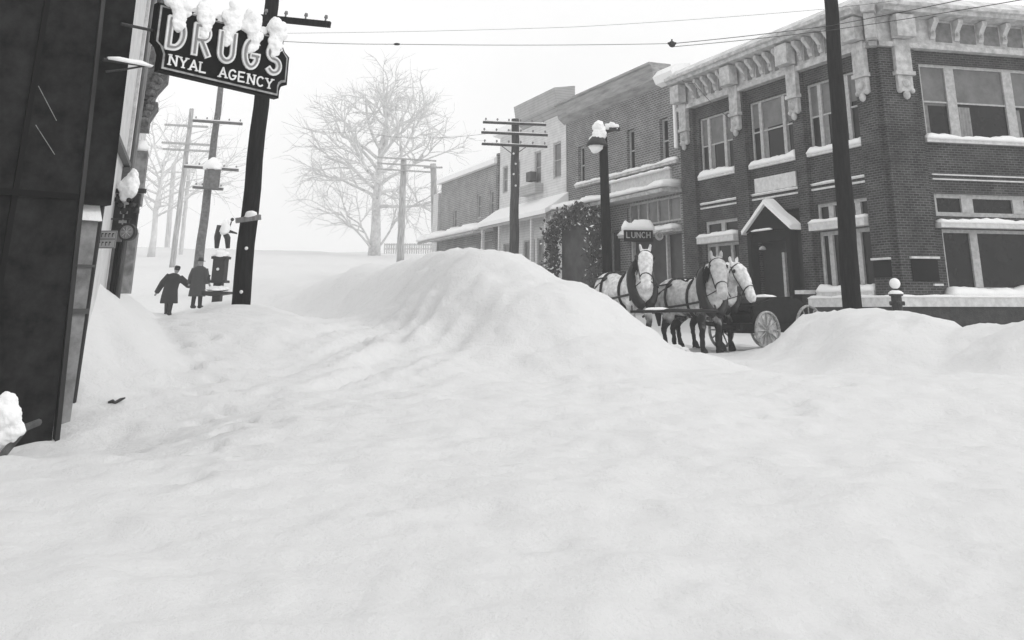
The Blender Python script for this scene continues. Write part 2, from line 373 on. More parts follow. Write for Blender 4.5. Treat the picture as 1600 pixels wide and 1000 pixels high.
# ================================================================== TERRAIN
def vnoise(x, y, seed=0):
    xi = np.floor(x).astype(np.int64); yi = np.floor(y).astype(np.int64); xf = x - xi; yf = y - yi
    def h(a, b):
        n = (a * 374761393 + b * 668265263 + seed * 974634777) & 0x7fffffff
        n = ((n ^ (n >> 13)) * 1274126177) & 0x7fffffff
        return ((n ^ (n >> 16)) & 0xffff) / 65535.0
    u = xf * xf * xf * (xf * (xf * 6 - 15) + 10); v = yf * yf * yf * (yf * (yf * 6 - 15) + 10)
    return (h(xi, yi) * (1 - u) + h(xi + 1, yi) * u) * (1 - v) + (h(xi, yi + 1) * (1 - u) + h(xi + 1, yi + 1) * u) * v - .5
def sstep(a, b, x):
    t = np.clip((x - a) / (b - a), 0, 1); return t * t * (3 - 2 * t)
def ridge(x, y, pts, pw=2.2):
    """pts: (x, y, height, half width)"""
    best = np.zeros_like(x)
    for P_, Q_ in zip(pts[:-1], pts[1:]):
        ax, ay, ah, aw = P_[:4]; bx, by, bh, bw = Q_[:4]; al = P_[4] if len(P_) > 4 else 1; bl = Q_[4] if len(Q_) > 4 else 1
        dx, dy = bx - ax, by - ay; L2 = dx * dx + dy * dy
        t = np.clip(((x - ax) * dx + (y - ay) * dy) / L2, 0, 1)
        d = np.hypot(x - ax - t * dx, y - ay - t * dy)
        cr = dx * (y - ay) - dy * (x - ax)
        wd = (aw + t * (bw - aw)) * (1 - (1 - (al + t * (bl - al))) * sstep(.4, -.4, cr / math.sqrt(L2)))
        best = np.maximum(best, (ah + t * (bh - ah)) * np.exp(-(d / wd) ** pw))
    return best
FEET = []
_r = random.Random(12)
for (a_, b_, n_) in (((-2.6, 8.5), (-6.2, 17.5), 15), ((-7.4, 19), (-11.5, 31), 18), ((-4.0, 10.5), (-1.6, 14.0), 6), ((2.5, 13.0), (4.8, 15.5), 5)):
    for k_ in range(n_):
        f_ = k_ / n_; s1 = .16 if k_ % 2 else -.16
        FEET.append((a_[0] + (b_[0] - a_[0]) * f_ + s1 + _r.gauss(0, .08), a_[1] + (b_[1] - a_[1]) * f_ + _r.gauss(0, .1), math.atan2(b_[1] - a_[1], b_[0] - a_[0]) + _r.gauss(0, .2)))
def H(x, y):
    x = np.asarray(x, dtype=float); y = np.asarray(y, dtype=float)
    s = -.410 * x + .912 * y; t = .912 * x + .410 * y
    wx = x + .5 * vnoise(x * .5, y * .5, 5) + .15 * vnoise(x * 1.7, y * 1.7, 6); wy = y + .5 * vnoise(x * .5 + 9, y * .5, 7)
    sc_ = np.clip(s, -6, 132)
    z = .041 * sc_ + 3.6 * sstep(34, 128, s) - .012 * np.clip(s - 132, 0, 900)
    # ploughed bank along the near kerb, its nose running out into the street
    main = ridge(wx, wy, [(-16, 55, .5, 3, 1), (-8.2, 37, 1.25, 3.2, .9), (-3.4, 26, 2.0, 2.5, .66), (-1.1, 20, 2.0, 2.5, .66), (.2, 19, 1.52, 2.1, .9), (.95, 18, .72, 1.8, 1.2), (1.9, 17, .22, 1.8, 1.5), (3.2, 16.2, .22, 1.6, 1.2), (6.5, 15, .3, 1.8, 1.1)], 2.4)
    # drift the pole stands in, and the one against the house wall
    left = ridge(wx, wy, [(-5.9, 18.2, .9, 3.6), (-6.6, 21, 1.0, 3.0)], 1.7)
    wl = ridge(x, y, [(-6.6, 13.5, 1.2, .85), (-6.95, 14.6, 1.62, 1.3), (-7.8, 17, 1.4, 1.5), (-10, 24, .8, 1.5)], 1.6)
    path = ridge(x, y, [(-7.2, 19, .34, .55), (-10.6, 29, .3, .8), (-15, 40, .22, .9)])
    right = ridge(wx, wy, [(6.3, 22.4, .85, 1.2), (5.75, 20.8, 1.02, 1.15), (6.7, 19, 1.08, 1.9), (7.55, 18.3, .66, 1.5), (8.05, 17.9, 1.0, 1.7), (8.8, 17.2, 1.28, 2.0), (13, 14, 1.4, 2.4)])
    road = ridge(x, y, [(2.6, 21.5, .12, 2.0), (-2, 32, .15, 2.4)])
    z = z + np.maximum(main, right) + np.maximum(left, wl) * (1 - .6 * np.clip(main / 2, 0, 1)) - path - road
    # cornering of the mound in front of the dark shopfront
    z = z + ridge(x, y, [(-5.85, 10.9, .12, .3), (-6.6, 10.2, .1, .5)]) - ridge(x, y, [(-4.9, 11.3, .26, 1.1), (-6.8, 10.6, .42, 1.2)])
    z = z - .0 * x
    near = np.exp(-np.clip(y - 14, 0, 400) / 30)
    rough = .18 * vnoise(x * .23, y * .23, 1) + .09 * vnoise(x * .7, y * .7, 2) + (.045 + .01 * near) * vnoise(x * 1.9, y * 1.9, 3) + .036 * vnoise(x * 4.7, y * 4.7, 4) + .016 * vnoise(x * 12, y * 12, 8)
    clod = np.clip(vnoise(x * 2.6, y * 2.6, 21) - .18, 0, 1) * .22 * sstep(9, 14, y) * np.clip(1 - np.abs(x - 3) / 6, 0, 1)
    # shovel cuts down the left face of the bank
    face = np.exp(-((x + 2.6) / 1.5) ** 2 - ((y - 17.0) / 3.0) ** 2)
    c_ = x * .95 - y * .29; a_ = x * .29 + y * .95
    cuts = face * (.26 * vnoise(c_ * 4.2 + .6 * vnoise(x * 2, y * 2, 33), a_ * .55, 31) + .19 * vnoise(c_ * 10, a_ * 1.1, 32) + .05 * vnoise(c_ * 22, a_ * 3, 34))
    tr = .05 * vnoise((x * .35 + y * .2) * 1.2, (y * .35) * 3.2, 41)
    tr = tr - .035 * np.abs(vnoise(x * 1.6 + .4 * vnoise(x * 4, y * 4, 51), y * 1.6, 52)) * 2 - .02 * np.abs(vnoise(x * 3.9, y * 3.1, 53)) * 2
    pit = np.zeros_like(x)
    for fx, fy, fa in FEET:
        u_ = (x - fx) * math.cos(fa) + (y - fy) * math.sin(fa); v_ = -(x - fx) * math.sin(fa) + (y - fy) * math.cos(fa)
        m_ = (np.abs(u_) < .6) & (np.abs(v_) < .5)
        if m_.any(): q_ = (u_[m_] / .17) ** 2 + (v_[m_] / .09) ** 2; pit[m_] += -.10 * np.exp(-q_ ** 1.5) + .018 * np.exp(-((np.sqrt(q_) - 1.5) / .4) ** 2)
    tr = tr + pit
    mk = np.clip(np.maximum(main, right) - .15, 0, 1) * np.exp(-np.clip(y - 24, 0, 99) / 8)
    tr = tr + mk * (.10 * np.clip(vnoise(x * 3.1 + .3 * vnoise(x * 9, y * 9, 61), y * 3.1, 62), -.1, .5) + .05 * vnoise(x * 7.7, y * 7.7, 63) + .03 * vnoise(x * 17, y * 17, 64) + .16 * vnoise(x * 1.1, y * 1.1, 65))
    return z + rough + clod + cuts + tr
def hz(x, y): return float(H(np.array([float(x)]), np.array([float(y)]))[0])

def terrain():
    v = np.concatenate([np.linspace(-6, 2, 20, endpoint=False), np.linspace(2, 26, 400, endpoint=False), 26 + np.cumsum(np.linspace(.08, 6.5, 190))])
    nu = 420
    u = np.linspace(-1, 1, nu)
    X = np.empty((len(v), nu)); Y = np.empty_like(X)
    for i, yy in enumerate(v):
        half = 9 + max(yy, 0) * .95
        X[i] = half * u; Y[i] = yy
    Z = H(X, Y)
    n = X.size; co_ = np.stack([X.ravel(), Y.ravel(), Z.ravel()], 1)
    idx = np.arange(n).reshape(X.shape)
    q = np.stack([idx[:-1, :-1].ravel(), idx[:-1, 1:].ravel(), idx[1:, 1:].ravel(), idx[1:, :-1].ravel()], 1)
    me = bpy.data.meshes.new('snow_ground'); me.vertices.add(n); me.vertices.foreach_set('co', co_.ravel())
    me.loops.add(q.size); me.loops.foreach_set('vertex_index', q.ravel())
    me.polygons.add(len(q)); me.polygons.foreach_set('loop_start', np.arange(0, q.size, 4)); me.polygons.foreach_set('loop_total', np.full(len(q), 4))
    me.update(); me.validate(); me.polygons.foreach_set('use_smooth', [True] * len(me.polygons)); me.materials.append(SNOW)
    o = bpy.data.objects.new('snow_ground', me); C.objects.link(o); o['kind'] = 'structure'
terrain()

# ================================================================== RIGHT ROW OF BUILDINGS
CORNER = (10.12, 29.0)
ML = frame(CORNER, (.45, -1)); MR = frame(CORNER, (1, .25)); RL = ML.inverted() @ MR

# ---------- the corner bank building of dark brick
bank = thing('brick_building', ML, 'dark brick two-storey corner building with pale bracketed cornice and gabled entrance', 'building')
# street side (left flank)
U_END = -11.35
hL = [(-10.12, 6.68, -7.78, 9.02), (-6.72, 6.68, -4.18, 9.02), (-3.42, 6.68, -.92, 9.02),
      (-10.05, 4.35, -7.75, 4.98), (-10.05, 2.25, -7.75, 4.12), (-3.4, 4.4, -.95, 5.02), (-3.4, 2.25, -.95, 4.12), (-6.75, 1.6, -4.2, 5.0)]
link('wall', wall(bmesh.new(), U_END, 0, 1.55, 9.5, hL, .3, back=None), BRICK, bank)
bm = bmesh.new(); box(bm, U_END + .05, -.35, .95, 14, -.5, 11.0)
link('rear_block', bm, BRICK, bank)
# pilasters
for a, b in ((U_END + .02, -10.35), (-7.62, -6.85), (-4.05, -3.52), (-.82, -.02)):
    link('pilaster', B((a, b, -.16, -.002, 1.56, 9.49)), BRICK, bank)
    # console drop from the cornice
    m_ = (a + b) / 2
    bm = B((m_ - .26, m_ + .26, -.33, -.162, 8.75, 9.75), (m_ - .31, m_ + .31, -.38, -.162, 8.62, 8.74))
    box(bm, m_ - .25, m_ + .25, -.30, -.162, 8.12, 8.61)
    ball(bm, (m_, -.30, 8.36), .13); ball(bm, (m_ - .2, -.27, 8.14), .09); ball(bm, (m_ + .2, -.27, 8.14), .09); ball(bm, (m_, -.28, 8.0), .12, 1, .8, 1.2)
    link('console', bm, STONE, bank)
window(bank, *hL[0], cols=[-9.55, -8.45], rail=7.9, sill=(.1, .12, .2), blind=8.0, mull=.085)
window(bank, *hL[1], cols=[-6.15, -4.8], rail=7.9, sill=(.1, .12, .2), blind=8.1, mull=.085)
window(bank, *hL[2], cols=[-2.85, -1.5], rail=7.9, sill=(.1, .12, .2), blind=8.0, mull=.085)
window(bank, *hL[3], cols=[-8.9], sill=(.22, .35, .16), mull=.12, fw=.12)
window(bank, *hL[4], cols=[-9.4, -8.4], mull=.08, fw=.1)
window(bank, *hL[5], cols=[-2.75, -1.5], sill=(.24, .30, .12), mull=.12, fw=.1)
window(bank, *hL[6], cols=[-2.9, -1.6], sill=(.12, .2, .22), mull=.1, fw=.12)
for a, b in ((-10.2, -7.7), (-6.8, -4.1), (-3.48, -.86)):
    link('belt_course', B((a, b, -.06, -.002, 5.62, 5.67), (a, b, -.06, -.002, 5.46, 5.52)), STONEL, bank)
    link('belt_snow', snow_strip(bmesh.new(), a, b, -.06, -.001, 5.672, .035, seed=int(a * 7)), SNOWC, bank, smooth=True)
link('stone_panel', B((-6.6, -4.25, -.05, -.002, 5.72, 6.22)), STONEL, bank)
# blank sunken panels by the corner
link('panel', B((-.78, -.06, -.20, -.162, 2.62, 3.1)), BLACK, bank)
link('panel_cap', B((-.8, -.05, -.26, -.162, 3.12, 3.18)), STONEL, bank)
# cornice, both sides
def cornice(par, x0, x1, M=None, ends=()):
    bm = bmesh.new()
    box(bm, x0, x1, -.30, -.002, 9.52, 9.68); box(bm, x0, x1, -.2, -.002, 9.681, 10.5)
    link('frieze', bm, STONE, par, M)
    bm = bmesh.new(); side_prism(bm, [(-.2, 10.502), (-.72, 10.58), (-.72, 10.7), (-.82, 10.74), (-.82, 10.86), (.4, 10.86), (.4, 10.502)], x0 - (.0), x1)
    link('cornice', bm, STONE, par, M)
    bm = bmesh.new(); side_prism(bm, [(-.76, 10.862), (-.6, 11.0), (-.25, 11.25), (.3, 11.42), (.5, 11.42), (.5, 10.862)], x0, x1)
    link('roof_snow', bm, snow_roof, par, M, smooth=False)
snow_roof = mat('wind_packed_roof_snow', .62, var=.25, vscale=2.2, bump=.4)
cornice(bank, U_END, -.05)
cornice(bank, .0, 8.6, RL)
def bracket_bm():
    bm = bmesh.new()
    side_prism(bm, [(-.202, 9.86), (-.27, 9.86), (-.32, 9.97), (-.32, 10.12), (-.42, 10.25), (-.55, 10.38), (-.55, 10.495), (-.202, 10.495)], -.085, .085)
    ball(bm, (0, -.34, 10.05), .065, .9, .8, 1.1)
    return bm
def shade_panel(par, a, b, M): link('frieze_shade_panel', B((a, b, -.212, -.2005, 9.8, 10.44)), SHADOWB, par, M)  # flat dark panel standing in for a shaded hollow
bsrc = None
def brackets(par, xs, M=None):
    global bsrc
    for x in xs:
        if bsrc is None:
            o = link('bracket', bracket_bm(), STONE, par); bsrc = o
        else:
            o = bsrc.copy(); C.objects.link(o); o.parent = par
        o.matrix_basis = (M or Matrix()) @ Matrix.Translation((x, 0, 0))
for a, b in ((-10.3, -7.65), (-6.8, -4.1), (-3.5, -.85)):
    n = 5; st = (b - a) / n
    brackets(bank, [a + st * (i + .5) for i in range(n)])
    for i in range(n - 1): shade_panel(bank, a + st * (i + .5) + .14, a + st * (i + 1.5) - .14, None)
MC = Matrix.Rotation(R(-5), 4, 'Z')
link('corner_block', B((-.12, .12, -.30, .2, 9.53, 9.675), (-.16, .16, -.62, .2, 9.7, 10.49), (-.2, .2, -.80, .2, 10.51, 10.855)), STONE, bank, Matrix.Rotation(R(40), 4, 'Z'))
brackets(bank, [1.95 + .88 * i for i in range(7)], RL)
for i in range(6): shade_panel(bank, 1.95 + .88 * i + .14, 1.95 + .88 * (i + 1) - .14, RL)
# blocks over each console
for x in (-10.85, -7.23, -3.8, -.42):
    link('cornice_block', B((x - .33, x + .33, -.66, -.302, 9.78, 10.49)), STONE, bank)
link('cornice_block', B((.45, 1.1, -.66, -.302, 9.78, 10.49)), STONE, bank, RL)
# cross-street side
hR = [(1.5, 6.75, 7.9, 9.13), (1.5, 4.4, 7.9, 5.08), (1.62, 2.25, 7.9, 4.02)]
link('wall', wall(bmesh.new(), 0, 8.6, 1.55, 9.5, hR, .3), BRICK, bank, RL)
bm = bmesh.new(); box(bm, .25, 8.55, .95, 12, -.5, 11.0); link('rear_block', bm, BRICK, bank, RL)
link('pilaster', B((.02, 1.28, -.16, -.002, 1.56, 9.49)), BRICK, bank, RL)
bm = B((.5, 1.05, -.33, -.162, 8.75, 9.75), (.44, 1.11, -.38, -.162, 8.62, 8.74)); box(bm, .52, 1.03, -.30, -.162, 8.12, 8.61)
ball(bm, (.775, -.30, 8.36), .13); ball(bm, (.56, -.27, 8.14), .09); ball(bm, (.99, -.27, 8.14), .09); ball(bm, (.775, -.28, 8.0), .12, 1, .8, 1.2)
link('console', bm, STONE, bank, RL)
o = window(bank, *hR[0], cols=[2.62, 4.75, 5.95, 6.9], rail=7.92, M=RL, sill=None, blind=7.9, mull=.17, fw=.1)
link('sill', B((1.42, 7.95, -.12, .1, 6.62, 6.748)), STONEL, o)
link('sill_snow', snow_strip(bmesh.new(), 1.42, 7.95, -.14, .12, 6.75 - .02, .17, seed=4), SNOWC, o, smooth=True)
window(bank, *hR[1], cols=[2.68, 4.5, 6.4], M=RL, mull=.2, fw=.13)
o = window(bank, *hR[2], cols=[2.75, 5.1, 6.9], M=RL, mull=.13, fw=.1)
link('lintel_ledge', B((1.42, 7.95, -.3, -.002, 4.05, 4.19)), STONEL, bank, RL)
link('lintel_snow', snow_strip(bmesh.new(), 1.42, 7.95, -.3, -.001, 4.192, .12, seed=9), SNOWC, bank, RL, smooth=True)
link('belt_course', B((1.5, 7.9, -.05, -.002, 5.62, 5.66), (1.5, 7.9, -.05, -.002, 5.48, 5.52)), STONEL, bank, RL)
link('panel', B((.35, 1.22, -.2, -.162, 2.5, 3.12)), BLACK, bank, RL)
link('panel_cap', B((.32, 1.26, -.28, -.162, 3.14, 3.2)), STONEL, bank, RL)
link('panel_cap', B((1.0, 1.3, -.24, -.162, 2.38, 2.44)), STONEL, bank, RL)
link('ledge_snow', snow_strip(bmesh.new(), 1.45, 8.6, -.42, .2, 2.08, .26, seed=14), SNOWC, bank, RL, smooth=True)
for M_, a, b in ((None, -3.6, .30), (RL, -.30, 8.6)):
    link('plinth_ledge', B((a, b, -.45, -.165, 1.80, 2.06)), STONEL, bank, M_)
    link('plinth_snow', snow_strip(bmesh.new(), a, b, -.45, -.165, 2.062, .07, seed=21), SNOWC, bank, M_, smooth=True)
    link('plinth', B((a + .03, b - .03, -.40, -.163, -.4, 1.798)), BASE, bank, M_)
link('plinth', B((U_END, -6.9, -.3, -.163, -.4, 2.1)), BASE, bank)
# low stone seat ledges beside the entrance
link('plinth_ledge', B((-4.05, -3.55, -.6, -.165, 2.2, 2.32)), STONEL, bank)
# entrance: dark porch under a snow-covered gable
DP = .48
gx0, gx1, gxm = -6.75, -4.15, -5.42
porch = link('porch', B((gx0 + .1, gx0 + .32, -DP, -.17, -.2, 4.3), (gx1 - .32, gx1 - .1, -DP, -.17, -.2, 4.3), (gx0 + .321, gx1 - .321, -DP + .1, -.17, 3.95, 4.29)), BLACK, bank)
bm = bmesh.new(); prism(bm, [(gx0 + .05, 4.32), (gxm, 5.2), (gx1 - .05, 4.32)], -DP, -.165)
link('gable', bm, BLACK, porch)
link('gable_ledge_snow', snow_strip(bmesh.new(), gx0 + .5, gx1 - 1.0, -DP - .08, -DP - .002, 4.33, .06, seed=3), SNOWC, porch, smooth=True)
link('door', B((-6.72, -4.23, .2, .26, 1.4, 4.95)), mat('dark_door', .008, var=.5, rough=.5), porch)
link('door_stile', B((-5.5, -5.36, .1, .195, 1.5, 3.6)), FRAME, porch)
link('door_stile', B((-4.85, -4.72, .1, .195, 1.5, 3.6)), FRAME, porch)
link('lamp', lump((-5.75, -.5, 3.7), .12, amp=.1, sub=2), LETTERD, porch)
for sgn in (-1, 1):
    bm = bmesh.new()
    n = 10
    rows = []
    for i in range(n + 1):
        f = i / n; x = gxm + sgn * (1.4 * f - .02); z = 5.24 - .96 * f
        k = .15 + .06 * noise.noise(Vector((x * 2, 1, sgn)))
        rows.append([bm.verts.new(p) for p in ((x, -DP - .12, z - .03), (x, -DP - .14, z + k * .6), (x, -DP + .0, z + k), (x, -.16, z + k * 1.1), (x, -.16, z - .03))])
    for i in range(n):
        for k in range(5): bm.faces.new((rows[i][k], rows[i + 1][k], rows[i + 1][(k + 1) % 5], rows[i][(k + 1) % 5]))
    bm.faces.new(rows[0]); bm.faces.new(rows[-1]); bmesh.ops.recalc_face_normals(bm, faces=bm.faces)
    link('gable_snow', bm, SNOWC, porch)

# ---------- plain brick building with shopfronts
b2 = thing('brick_building', ML, 'plain grey brick building with a boarded parapet and a long snowy shopfront ledge', 'building')
h2 = [(-13.95 + d, 7.72, -13.25 + d, 9.55) for d in (.75, -2.2, -5.0, -7.3)]
h2 += [(-16.1, 5.2, -11.75, 6.2), (-16.1, 1.5, -11.75, 4.7), (-19.3, 1.5, -17.0, 5.2)]
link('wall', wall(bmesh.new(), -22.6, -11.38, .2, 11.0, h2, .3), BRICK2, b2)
link('rear_block', B((-22.55, -11.42, .8, 13, -.5, 11.7)), BRICK2, b2)
bm = bmesh.new(); side_prism(bm, [(-.002, 10.95), (-.35, 11.25), (-.5, 11.86), (-.6, 11.9), (-.6, 12.0), (.5, 12.0), (.5, 10.95)], -22.9, -12.9)
link('parapet', bm, mat('parapet_boards', .3, var=.3, vscale=3, stretch=(.3, 1, 3)), b2)
bm = bmesh.new(); side_prism(bm, [(-.002, 10.9), (-.3, 11.0), (-.45, 11.3), (-.2, 11.6), (.5, 11.7), (.5, 10.9)], -12.9, -11.35)
link('roof_snow', bm, SNOWC, b2)
link('rainwater_pipe', (lambda bm: (tube(bm, [(-11.75, -.12, 10.9), (-11.7, -.12, 9.8), (-11.7, -.12, 8.1)], .09), bm)[1])(bmesh.new()), SNOWC, b2)
for h in h2[:4]: window(b2, *h, rail=8.6, fw=.08, depth=.22, blind=None, glass=GLASS)
link('upper_ledge', B((-21.3, -11.7, -.18, -.002, 7.5, 7.62)), STONE, b2)
link('upper_ledge_snow', snow_strip(bmesh.new(), -21.3, -11.7, -.2, -.001, 7.622, .13, seed=31), SNOWC, b2, smooth=True)
link('sign_board', B((-17.6, -12.3, -.12, -.002, 6.85, 7.3)), STONEL, b2)
link('sign_board_snow', snow_strip(bmesh.new(), -17.6, -12.2, -.35, -.001, 7.3, .1, seed=33), SNOWC, b2, smooth=True)
aw = link('awning', (lambda bm: (side_prism(bm, [(-.002, 6.3), (-.9, 6.28), (-.95, 6.42), (-.002, 6.62)], -22.5, -11.6), bm)[1])(bmesh.new()), STONE, b2)
link('awning_snow', snow_strip(bmesh.new(), -22.6, -11.5, -.98, -.01, 6.5, .26, seed=35, over=.05), SNOWC, aw, smooth=True)
window(b2, *h2[4], cols=[-15.3, -14.5, -13.6, -12.7], fw=.07, mull=.03, depth=.1, glass=GLASSF)
link('sign_ledge_snow', snow_strip(bmesh.new(), -16.3, -11.7, -.5, -.002, 4.85, .2, seed=37), SNOWC, b2, smooth=True)
link('sign_ledge', B((-16.3, -11.7, -.48, -.002, 4.74, 4.85)), STONE, b2)
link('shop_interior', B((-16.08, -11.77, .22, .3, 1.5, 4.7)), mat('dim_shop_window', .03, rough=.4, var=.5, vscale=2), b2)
link('shop_post', B((-16.05, -15.9, .05, .2, 1.5, 4.7)), FRAME, b2)
link('shop_post', B((-13.1, -13.0, .05, .2, 1.5, 4.7)), FRAME, b2)
window(b2, *h2[6], cols=[-18.1], fw=.08, mull=.05, depth=.25, cross=(3.2,))

# lunch sign
q = at(998, 376, 37.5)
ls = thing('lunch_sign', frame((q.x, q.y), (1, .12)) @ Matrix.Translation((0, 0, q.z)), 'black hanging board sign lettered LUNCH with a thick cap of snow', 'sign')
link('board', B((-.56, .56, 0, .08, -.04, .42)), BLACK, ls)
bm = bmesh.new()
for i, ch in enumerate('LUNCH'): glyph(bm, ch, -.46 + i * .195, .11, .2, .22, .036, -.012, .01, serif=False)
link('lettering', bm, LETTERD, ls)
link('snow_cap', snow_strip(bmesh.new(), -.62, .6, -.16, .24, .4, .3, seed=41), SNOWC, ls, smooth=True)
bm = bmesh.new(); tube(bm, [(-.4, .04, .4), (-.4, .04, 1.2), (-.3, 1.9, 1.2)], .02, 6); link('hanging_rod', bm, IRON, ls)
q = at(1030, 369, 38)
dsk = thing('round_shop_emblem', q, 'small pale round emblem beside the LUNCH sign', 'sign')
bm = bmesh.new(); tube(bm, [(0, -.03, 0), (0, .03, 0)], .16, 20); link('disc', bm, LETTERD, dsk)
bm = bmesh.new(); tube(bm, [(.02, -.035, .02), (.02, -.0305, .02)], .1, 16); link('disc_centre', bm, GREYW, dsk)
bm = bmesh.new(); tube(bm, [(0, 0, .16), (0, 1.2, .2)], .02, 6); link('bracket', bm, IRON, dsk)

# arched bower of evergreen over the shop door
bow = thing('evergreen_arch', ML @ Matrix.Translation((-19.2, -1.3, 0)), 'arched bower of dark evergreen branches flecked with snow over a shop entrance', 'arch')
bm = bmesh.new()
for sx in (-2.3, 2.3): tube(bm, [(sx, 0, 0), (sx, 0, 5.0)], .14, 8)
tube(bm, [(2.3 * math.cos(a), 0, 5.0 + 1.0 * math.sin(a)) for a in [math.pi * i / 12 for i in range(13)]], .1, 8)
link('frame', bm, POLEM, bow)
def leaves(spots, n, r, size, seed=1):
    rnd = random.Random(seed); bm = bmesh.new()
    for i in range(n):
        c = Vector(rnd.choice(spots)) + Vector((rnd.gauss(0, r), rnd.gauss(0, r), rnd.gauss(0, r)))
        a = Vector((rnd.gauss(0, 1), rnd.gauss(0, 1), rnd.gauss(0, 1))).normalized() * size * rnd.uniform(.5, 1.3)
        b = a.cross(Vector((rnd.gauss(0, 1), rnd.gauss(0, 1), rnd.gauss(0, 1)))).normalized() * size * .45
        bm.faces.new([bm.verts.new(p) for p in (c - a, c + b, c + a, c - b)])
    return bm
sp = [(sx, 0, z) for sx in (-2.3, 2.3) for z in np.arange(2.2, 5.1, .25)] + [(2.3 * math.cos(a), 0, 5.0 + 1.0 * math.sin(a)) for a in [math.pi * i / 24 for i in range(25)]]
link('doorway_shade_sheet', B((-2.0, 2.0, .35, .4, .8, 5.6)), mat('doorway_painted_shade', .05, var=.5, vscale=1.5), bow)  # dark sheet standing in for the shaded interior behind the arch
link('foliage', leaves(sp, 2600, .22, .14, 3), LEAF, bow)
link('snow_flecks', leaves([p for p in sp if p[2] > 3], 420, .25, .10, 5), SNOWC, bow)

# ---------- pale clapboard building
b3 = thing('clapboard_building', ML, 'pale clapboard two-storey building with a sloping snowy veranda roof', 'building')
h3 = [(-24.3, 8.3, -23.3, 10.2), (-26.8, 8.3, -25.9, 10.1), (-29.8, 8.3, -28.9, 10.0), (-31.6, 8.3, -30.8, 9.9)]
h3b = [(-28.3, 3.2, -26.7, 5.4), (-26.4, 3.2, -24.6, 5.4), (-31.4, 3.2, -29.6, 5.4)]
link('wall', wall(bmesh.new(), -32.1, -22.65, .5, 11.9, h3 + h3b, .25), CLAP, b3)
link('rear_block', B((-32.05, -22.7, .6, 12, -.3, 12.4)), CLAP, b3)
for h in h3: window(b3, *h, rail=(h[1] + h[3]) / 2, fw=.1, depth=.12, glass=GLASSF)
for h in h3b: window(b3, *h, cols=[(h[0] + h[2]) / 2], fw=.08, depth=.12, mull=.05, glass=GLASSF, cross=(4.2,))
bm = bmesh.new(); side_prism(bm, [(-.002, 11.6), (-.45, 12.0), (-.6, 12.9), (.6, 13.1), (.6, 11.6)], -28.5, -22.8)
link('parapet', bm, CLAPD, b3)
bm = bmesh.new(); side_prism(bm, [(-.002, 11.7), (-.4, 11.8), (-.3, 12.2), (.6, 12.6), (.6, 11.7)], -32.3, -28.52)
link('roof_snow', bm, SNOWC, b3)
bm = bmesh.new(); side_prism(bm, [(-.002, 6.75), (-1.2, 6.2), (-1.25, 6.35), (-.002, 6.95)], -32.2, -22.5)
vr = link('veranda_roof', bm, CLAPD, b3)
bm = bmesh.new(); side_prism(bm, [(-.004, 6.96), (-1.3, 6.34), (-1.32, 6.55), (-.7, 6.95), (-.004, 7.45)], -32.4, -22.4)
link('veranda_snow', bm, SNOWC, vr)
for x in (-31.9, -29.2, -27, -24.6, -22.8): link('veranda_post', B((x - .09, x + .09, -1.15, -1.0, .5, 6.25)), CLAP, vr)
link('upper_balcony', B((-27.9, -25.6, -.5, -.002, 7.75, 8.25)), CLAPD, b3)
link('hanging_box', B((-26.95, -26.3, -.45, -.1, 8.45, 8.95)), mat('grey_box', .1), b3)
# ---------- far brick building
b4 = thing('brick_building', ML, 'far brick building coloured haze-pale with slanting roofline at the end of the row', 'building')
h4 = [(-40.6, 6.9, -39.8, 8.2), (-36.0, 7.2, -35.2, 8.7), (-33.7, 7.2, -33.0, 8.7), (-38.5, 3, -36.0, 5.6), (-35.4, 3, -33.2, 5.8), (-42.4, 3, -40, 5.4)]
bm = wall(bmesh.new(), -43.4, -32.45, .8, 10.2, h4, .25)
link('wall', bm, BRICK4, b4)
link('side_wall', B((-32.44, -32.14, -.1, 6, .5, 10.8)), BRICK2, b4)
link('rear_block', B((-43.35, -32.46, .6, 10, -.3, 10.1)), BRICK4, b4)
bm = bmesh.new(); side_prism(bm, [(-.3, 10.2), (-.3, 10.5), (.5, 11.0), (8, 11.0), (8, 10.2)], -43.7, -32.3); link('roof_snow', bm, SNOWC, b4)
for h in h4: window(b4, *h, fw=.1, depth=.12, glass=GLASSF, rail=(h[1] + h[3]) / 2)
bm = bmesh.new(); side_prism(bm, [(-.002, 6.6), (-1.6, 6.0), (-1.6, 6.15), (-.002, 6.75)], -43.4, -32.2); vr = link('awning', bm, CLAPD, b4)
link('awning_snow', snow_strip(bmesh.new(), -43.5, -32.2, -1.65, -.3, 6.2, .4, seed=51), SNOWC, vr, smooth=True)
bm = bmesh.new(); box(bm, -44.9, -43.75, -.1, 5, .8, 9.6)
wh = tag(link('far_shed', bm, CLAP, None, ML), 'narrow pale shed wall beyond the haze-pale far brick building', 'building')

# ================================================================== LEFT SIDE
A = Vector((-.4735 * 11.7, 11.7, 0))
